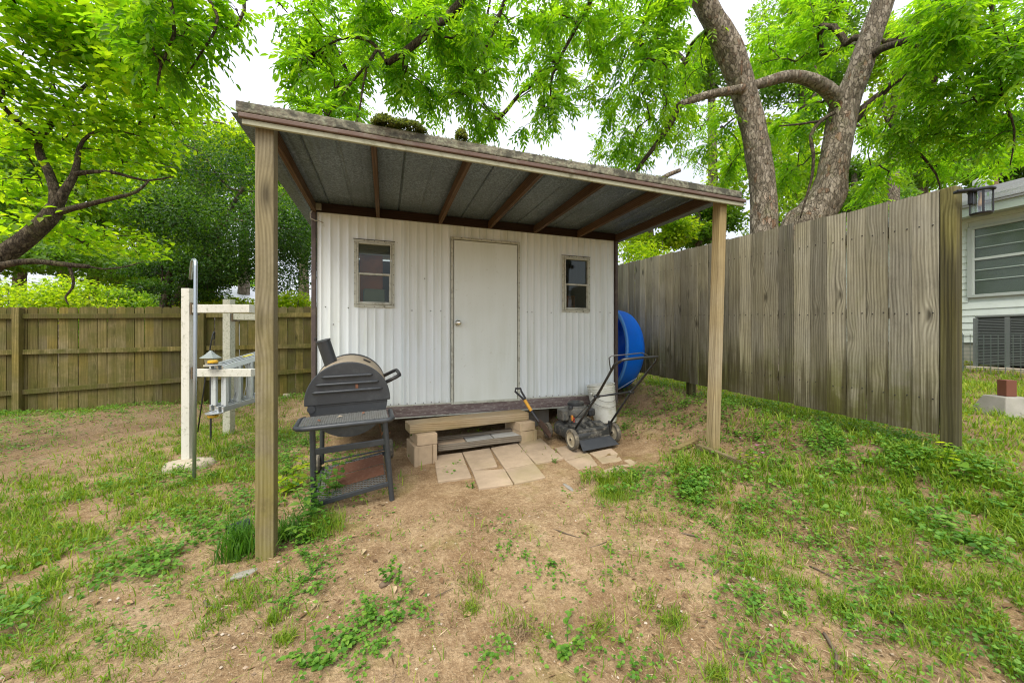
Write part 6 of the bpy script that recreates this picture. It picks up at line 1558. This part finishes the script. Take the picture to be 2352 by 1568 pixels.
blades('grass', x[near], y[near], rg, .018, .085, .0025, .006, M_GRASS, .9, label='sparse short green grass in the near dirt', cat='grass', kind='stuff')
blades('grass', x[~near], y[~near], rg, .03, .12, .0045, .010, M_GRASS, .85, label='short green grass in the middle distance and by the fences', cat='grass', kind='stuff')
# grass beyond the fence and in the neighbour's yard
n = 60000; x = 4.1+9*rg.random(n); y = -1+10*rg.random(n); blades('grass', x, y, rg, .03, .09, .007, .016, M_GRASS, .8, rsh=.2, label='lawn beyond the side fence up to the house', cat='lawn', kind='stuff')
# low broad-leaved weeds
def weeds(name, x, y, rg, h0, h1, s0, s1, mat, per=5, **k):
    n = len(x); B = []; T = []; N = []; L = []; Rr = []; z = hgt(x, y)
    for j in range(per):
        a = rg.random(n)*2*np.pi; h = h0+(h1-h0)*rg.random(n); r = .35*h+.006+.012*rg.random(n); s = s0+(s1-s0)*rg.random(n)
        B.append(np.stack([x+r*np.cos(a), y+r*np.sin(a), z+h], 1)); T.append(np.stack([np.cos(a), np.sin(a), -.1+.5*rg.random(n)-.25], 1)); N.append(np.stack([.35*rg.normal(0,1,n), .35*rg.normal(0,1,n), np.ones(n)], 1)); L.append(s); Rr.append(rg.random(n)*.9)
    lv = Leaves(); L = np.concatenate(L); lv.add(np.concatenate(B), np.concatenate(T), np.concatenate(N), L, L*.78, np.concatenate(Rr), fold=.1, curl=.08); return lv.build(name, mat, None, **k)
x, y = sample(330000, rg); p_ = dens(PC, x, y)*np.clip(clumpy(x, y, 9, 2)*1.7-.3, .02, 1)*np.clip(clumpy(x, y, 31, 7)*1.6-.25, .05, 1)*.5+.006
keep = (rg.random(len(x)) < p_) & ~under_things(x, y); x, y = x[keep], y[keep]; dd = np.hypot(x, y); near = dd < 3
print('weeds', len(x))
weeds('ground_weeds', x[near], y[near], rg, .006, .05, .010, .024, M_CLOV, 5, label='small round-leaved weeds scattered over the near dirt', cat='weeds', kind='stuff')
weeds('ground_weeds', x[~near], y[~near], rg, .01, .085, .016, .036, M_CLOV, 6, label='low broad-leaved weeds spreading under the fences and round the posts', cat='weeds', kind='stuff')
# dry straw and thatch flecks lying flat
def litter(name, x, y, rg, l0, l1, wr, mat, zo, **k):
    n = len(x); z = hgt(x, y)+zo+.006*rg.random(n); a = rg.random(n)*2*np.pi; l = l0+(l1-l0)*rg.random(n)**2
    T = np.stack([np.cos(a), np.sin(a), .25*rg.normal(0, 1, n)], 1); N = np.stack([.3*rg.normal(0,1,n), .3*rg.normal(0,1,n), np.ones(n)], 1)
    lv = Leaves(); lv.add(np.stack([x, y, z], 1), T, N, l, l*wr, rg.random(n), fold=.05, curl=.05); return lv.build(name, mat, None, **k)
x, y = sample(300000, rg); p_ = np.clip(.10+.9*np.clip(clumpy(x, y, 5, 9)*1.7-.5, 0, 1)*clumpy(x, y, 17, 3), 0, 1)*np.where(np.hypot(x, y) < 6, 1, .5)
keep = (rg.random(len(x)) < p_) & ~under_things(x, y); x, y = x[keep], y[keep]; print('straw', len(x))
litter('straw_litter', x, y, rg, .010, .06, .06, M_STRAW, .0, label='dry straw and thatch flecks lying on the dirt', cat='straw', kind='stuff')
x, y = sample(40000, rg); bank = np.clip((x-2.9)/.8, 0, 1)*np.clip((y-1.2)/1, 0, 1)+.6*np.exp(-(((x+.6)/.7)**2+((y-4.4)/1.2)**2))+np.clip((-3-x)/2, 0, .7)*(y > 4.5)
keep = (rg.random(len(x)) < .16+.9*bank) & ~under_things(x, y); x, y = x[keep], y[keep]; print('leaf litter', len(x))
litter('leaf_litter', x, y, rg, .012, .055, .45, M_DEAD, .004, label='small dead brown leaves, thickest along the side fence bank', cat='dead leaves', kind='stuff')
# pebbles and crumbs of soil
x, y = sample(70000, rg); keep = (rg.random(len(x)) < .5) & ~under_things(x, y) & (np.hypot(x, y) < 5.5); x, y = x[keep], y[keep]; n = len(x); s = (.002+.010*rg.random(n)**5)[:, None]; z = hgt(x, y)
O = np.array([[1,0,0],[0,1,0],[-1,0,0],[0,-1,0],[0,0,.7],[0,0,-.5]]); V = np.stack([x, y, z], 1)[:, None, :]+O[None]*s[:, None, :]*(.7+.6*rg.random((n, 6, 1)))
Tt = np.array([[0,1,4],[1,2,4],[2,3,4],[3,0,4]]); Q = (6*np.arange(n)[:, None, None]+Tt[None]).reshape(-1, 3)
fast_mesh('soil_crumbs', V.reshape(-1, 3), Q, leaf_mat('crumbs', (.14,.09,.055), (.33,.24,.16), (.5,.43,.34), 0.02, tcol=(1,1,1), rough=.9), rnd=np.repeat(rg.random(n), 4), kind='stuff', label='crumbs of soil and grit on the dirt', cat='grit')

# twigs lying about: each its own
for i, (a, b, c, d, r) in enumerate([((1270,1215),(1350,1240),0,0,.004),((1640,1320),(1690,1280),0,0,.005),((1560,1225),(1610,1235),0,0,.006),((470,1380),(500,1395),0,0,.008),((1350,1260),(1400,1240),0,0,.003),((1860,1300),(1925,1330),0,0,.005),((1000,1370),(1040,1350),0,0,.003),
      ((2030,1395),(2080,1450),0,0,.006),((560,1095),(640,1072),0,0,.008),((290,1140),(380,1105),0,0,.009),((1700,1500),(1770,1480),0,0,.004),((1890,1450),(1920,1540),0,0,.007)]):
    A, B = gnd(*a, .006), gnd(*b, .006); Mi = (A+B)/2+Vector((random.uniform(-.03,.03), random.uniform(-.03,.03), .006))
    lb = ['thin fallen twig on bare dirt in front of the pavers','fallen twig in the weeds below the right post','short stub of twig left of the mossy plank','thick pale twig in the weeds left of the near post','fine twig on the bare dirt at the centre right','long twig in the grass of the right middle ground','fine twig in the centre foreground','bent twig in the grass at the right foreground','dark root-like twig behind the near post','long thin branch lying in the grass left of the footing','thin twig near the bottom, right of centre','thick broken twig at the bottom right'][i]
    MB().tube([A, (A*.7+Mi*.3)+Vector((0,0,.004)), Mi, (B*.6+Mi*.4), B], [r, r*.95, r*.8, r*.7, r*.5], 6).build('twig', M_TWIG, None, smooth='all', label=lb, cat='twig')
# single larger dead leaves
for i, (a, b, s, mt, lb) in enumerate([(948,1383,.035,M_STRAW,'pale cream dead leaf on the dirt right of the near post'),(940,1328,.045,M_DEAD,'orange-brown curled leaf by the round-leaved weeds'),(905,1345,.04,M_STRAW,'yellow-brown leaf beside the small brown stone'),(1442,1190,.03,M_STRAW,'tan leaf alone on bare dirt below the pavers'),(2050,1348,.05,M_GRASSD,'dark green fallen leaf in the right-hand grass'),(1790,1400,.05,M_STRAW,'pale dry leaf in the grass of the right foreground'),(2175,1525,.05,M_CLOV,'large fallen green leaf at the bottom right'),(280,1208,.045,M_STRAW,'pale dry leaf on the dirt at the left'),(900,1260,.04,M_STRAW,'long yellow blade-like leaf near the centre left')]):
    p = gnd(a*1.0, b*1.0, .012) if i not in (0,1,2,8) else gnd(a*.7656 if a > 1100 else a-[220,210,0,0,0,0,0,0,60][i], b, .012)
    n_ = 1; rq = np.random.default_rng(300+i); lv = Leaves(); aa = rq.random()*6.28
    lv.add(np.array([[p.x, p.y, p.z]]), np.array([[math.cos(aa), math.sin(aa), .1]]), np.array([[.2, .1, 1.]]), np.array([s*1.3]), np.array([s*.7]), np.array([.8]), fold=.25, curl=.25)
    lv.build('fallen_leaf', mt, None, label=lb, cat='fallen leaf')

# ------------------------------------------------------------------ plants one can point to
def herb(px, py, label, stems, hgt_, leafL, mat=M_CLOV, seed=0, W=.55, spread=.06, name='weed_plant', cat='weed', pairs=5, upright=.8, group=None):
    rq = np.random.default_rng(seed); b = gnd(px, py); root = thing(name, b, label, cat, group); m = MB(); lv = Leaves(); B = []; T = []; N = []; L = []
    for s_ in range(stems):
        a = rq.random()*6.28; o = np.array([math.cos(a), math.sin(a), 0])*spread*rq.random(); p0 = np.array(b)+o*.6; hh = hgt_*(.6+.5*rq.random()); p0[2] = H(p0[0], p0[1])
        top = p0+np.array([o[0]*1.4*(1-upright)*6, o[1]*1.4*(1-upright)*6, hh]); mid = (p0+top)/2+rq.normal(0, .01, 3)
        m.tube([tuple(p0-np.array([0,0,.01])), tuple(mid), tuple(top)], [.0025,.002,.0012], 5, cap=False)
        for k in range(pairs):
            u = .18+.82*k/(pairs-1); q = p0+(top-p0)*u+(mid-(p0+top)/2)*math.sin(3.14*u); an = k*1.57+rq.random()
            for sg in (0, math.pi):
                B.append(q); T.append([math.cos(an+sg), math.sin(an+sg), .35-.5*rq.random()]); N.append([.2*rq.normal(), .2*rq.normal(), 1]); L.append(leafL*(.6+.6*rq.random())*(1-.35*(u-.4) if u > .4 else 1))
    L = np.array(L); lv.add(np.array(B), np.array(T, float), np.array(N, float), L, L*W, np.clip(rq.random(len(L)), 0, 1), fold=.14, curl=.18)
    m.build('stem', mat, root, kind='stuff'); lv.build('leaves', mat, root, kind='stuff')
def tuft(px, py, label, n, h, w_, mat, seed, rad=.05, lean=.7, name='grass_tuft', cat='grass tuft'):
    rq = np.random.default_rng(seed); b = gnd(px, py); x = b.x+np.clip(rq.normal(0, rad*.45, n), -rad*.8, rad*.8); y = b.y+np.clip(rq.normal(0, rad*.45, n), -rad*.8, rad*.8)
    blades(name, x, y, rq, h*.45, h, w_*.7, w_, mat, lean, label=label, cat=cat)
herb(905, 1335, 'upright round-leaved weed sprig standing alone in the centre-left dirt', 3, .13, .028, seed=1, W=.85, pairs=8, spread=.03)
herb(722, 1190, 'tall leafy weed with pointed leaves in front of the left grill leg', 7, .34, .075, seed=2, spread=.10, pairs=6)
herb(760, 1150, 'leafy weed growing through the lower shelf of the grill', 6, .36, .07, seed=3, spread=.09, pairs=6)
herb(665, 1130, 'pale large-leaved weed right of the near post', 4, .26, .10, M_LBACK, seed=4, spread=.06, pairs=4)
herb(655, 1090, 'dark leafy weed behind the near post', 6, .25, .06, seed=5, spread=.12, pairs=5)
herb(700, 1245, 'spreading weed with pointed leaves at the foot of the near post', 5, .16, .06, seed=6, spread=.10, pairs=5)
herb(730, 1262, 'small pointed-leaf seedling right of the near post', 1, .07, .07, seed=7, pairs=3)
herb(760, 1238, 'small pale seedling below the grill', 1, .06, .05, seed=8, pairs=3)
herb(640, 1060, 'weed cluster between the near post and grill legs', 8, .22, .05, seed=9, spread=.2, pairs=5)
herb(700, 1020, 'weeds growing behind the grill', 8, .25, .05, seed=10, spread=.25, pairs=5)
herb(676, 900, 'leafy weed against the back fence by the shed corner', 6, .35, .08, seed=11, spread=.15, pairs=5)
herb(948, 1052, 'vine with heart-shaped leaves in front of the left block', 2, .26, .06, M_LDARK, seed=12, W=.85, pairs=3, spread=.05)
herb(1432, 985, 'small bushy weed in the dirt right of the mower', 5, .10, .028, seed=13, spread=.05)
herb(1390, 1005, 'tiny weed beside the mower wheel', 3, .07, .022, seed=14, spread=.04)
herb(1500, 970, 'small weed on the bare bank right of the mower', 4, .08, .025, seed=15, spread=.05)
herb(2172, 1075, 'yellow-green sprout at the foot of the near fence post', 3, .18, .06, M_LBACK, seed=16, pairs=4, spread=.02)
herb(2192, 1088, 'broad-leaved weed beside the sprout at the fence post', 2, .08, .09, M_CLOV, seed=17, pairs=3, W=.8)
herb(1720, 1075, 'pale upright weed beside the mossy plank', 3, .20, .05, M_LBACK, seed=18, spread=.04, pairs=5)
herb(1086, 1120, 'tiny weed in the joint at the front of the pavers', 3, .07, .022, seed=19, spread=.03)
herb(1275, 1063, 'tiny weed between two paver groups', 3, .05, .022, seed=20, spread=.05)
herb(1255, 1300, 'small weed with one tall leaf near the centre', 2, .06, .035, seed=21, spread=.02)
herb(1155, 1260, 'thin weed sprig in the middle of the bare dirt', 1, .09, .025, seed=22, pairs=5)
herb(700, 1345, 'round-leaved weed patch with a dead leaf, below the near post', 7, .07, .03, seed=23, spread=.12, W=.8)
herb(860, 1425, 'round-leaved weed patch in the foreground left of centre', 8, .06, .032, seed=24, spread=.14, W=.85)
herb(800, 1470, 'lush little weed patch in the lower left foreground', 9, .07, .03, seed=25, spread=.13, W=.7)
herb(735, 1530, 'weed patch at the very bottom, left of centre', 7, .06, .032, seed=26, spread=.10, W=.8)
herb(1300, 1500, 'weed patch at the bottom centre', 7, .06, .030, seed=27, spread=.08, W=.8)
tuft(548, 1268, 'dark green liriope tuft at the left of the near post', 420, .26, .009, M_GRASSD, 31, .13, .6)
tuft(665, 1230, 'arching long-bladed tuft right of the near post', 200, .24, .008, M_GRASSD, 32, .10, 1.2)
tuft(745, 1215, 'fine fresh green tuft at the base of the grill leg', 500, .16, .004, M_GRASS, 33, .16, .6)
tuft(628, 1425, 'small dark spiky tuft in the left foreground', 130, .07, .004, M_GRASS, 34, .035, .6)
tuft(655, 1470, 'leaning green tuft below the small spiky one', 130, .07, .0045, M_GRASS, 35, .045, 1.0)
tuft(1408, 1140, 'straw-based green tuft at the near edge of the pavers', 600, .10, .004, M_GRASS, 36, .16, .8)
tuft(1345, 1105, 'dry straw tuft beside the pavers', 260, .05, .004, M_STRAW, 37, .12, 1.4)
tuft(1200, 1455, 'brown-green tuft at the bottom centre', 260, .055, .0035, M_STRAW, 38, .055, 1.1)
tuft(1085, 1400, 'yellowing tuft in the centre foreground', 200, .055, .0035, M_GRASS, 39, .06, .9)
tuft(1545, 1430, 'bright green tuft in the right-of-centre foreground', 260, .07, .004, M_GRASS, 40, .07, .9)
tuft(1915, 1170, 'round yellow-green tuft on the right middle dirt', 260, .08, .004, M_GRASS, 41, .09, .7)
tuft(1840, 1130, 'small light tuft left of the round yellow-green one', 200, .07, .004, M_GRASS, 42, .07, .7)
tuft(1650, 1550, 'tuft at the bottom edge right of centre', 160, .06, .004, M_GRASS, 43, .05, .9)
for i, (a, b, lb) in enumerate([(1738,1022,'pink flower nearest the right post'),(1752,1040,'pink flower low in the weeds, right of the post'),(1702,1005,'small pink flower just behind the right post')]):
    p = gnd(a, b, .05); r_ = thing('flower', gnd(a, b), lb, 'flower'); MB().tube([tuple(gnd(a, b)), tuple(p)], .0012, 5).build('stem', M_CLOV, r_)
    lv = Leaves(); n = 5; an = np.arange(n)*2*np.pi/n; lv.add(np.tile([p.x, p.y, p.z], (n, 1)), np.stack([np.cos(an), np.sin(an), .3+0*an], 1), np.tile([0,0,1.], (n, 1)), np.full(n, .018), np.full(n, .014), np.full(n, .5)); lv.build('petals', plain('pink petal', (.55,.18,.42), .6), r_)
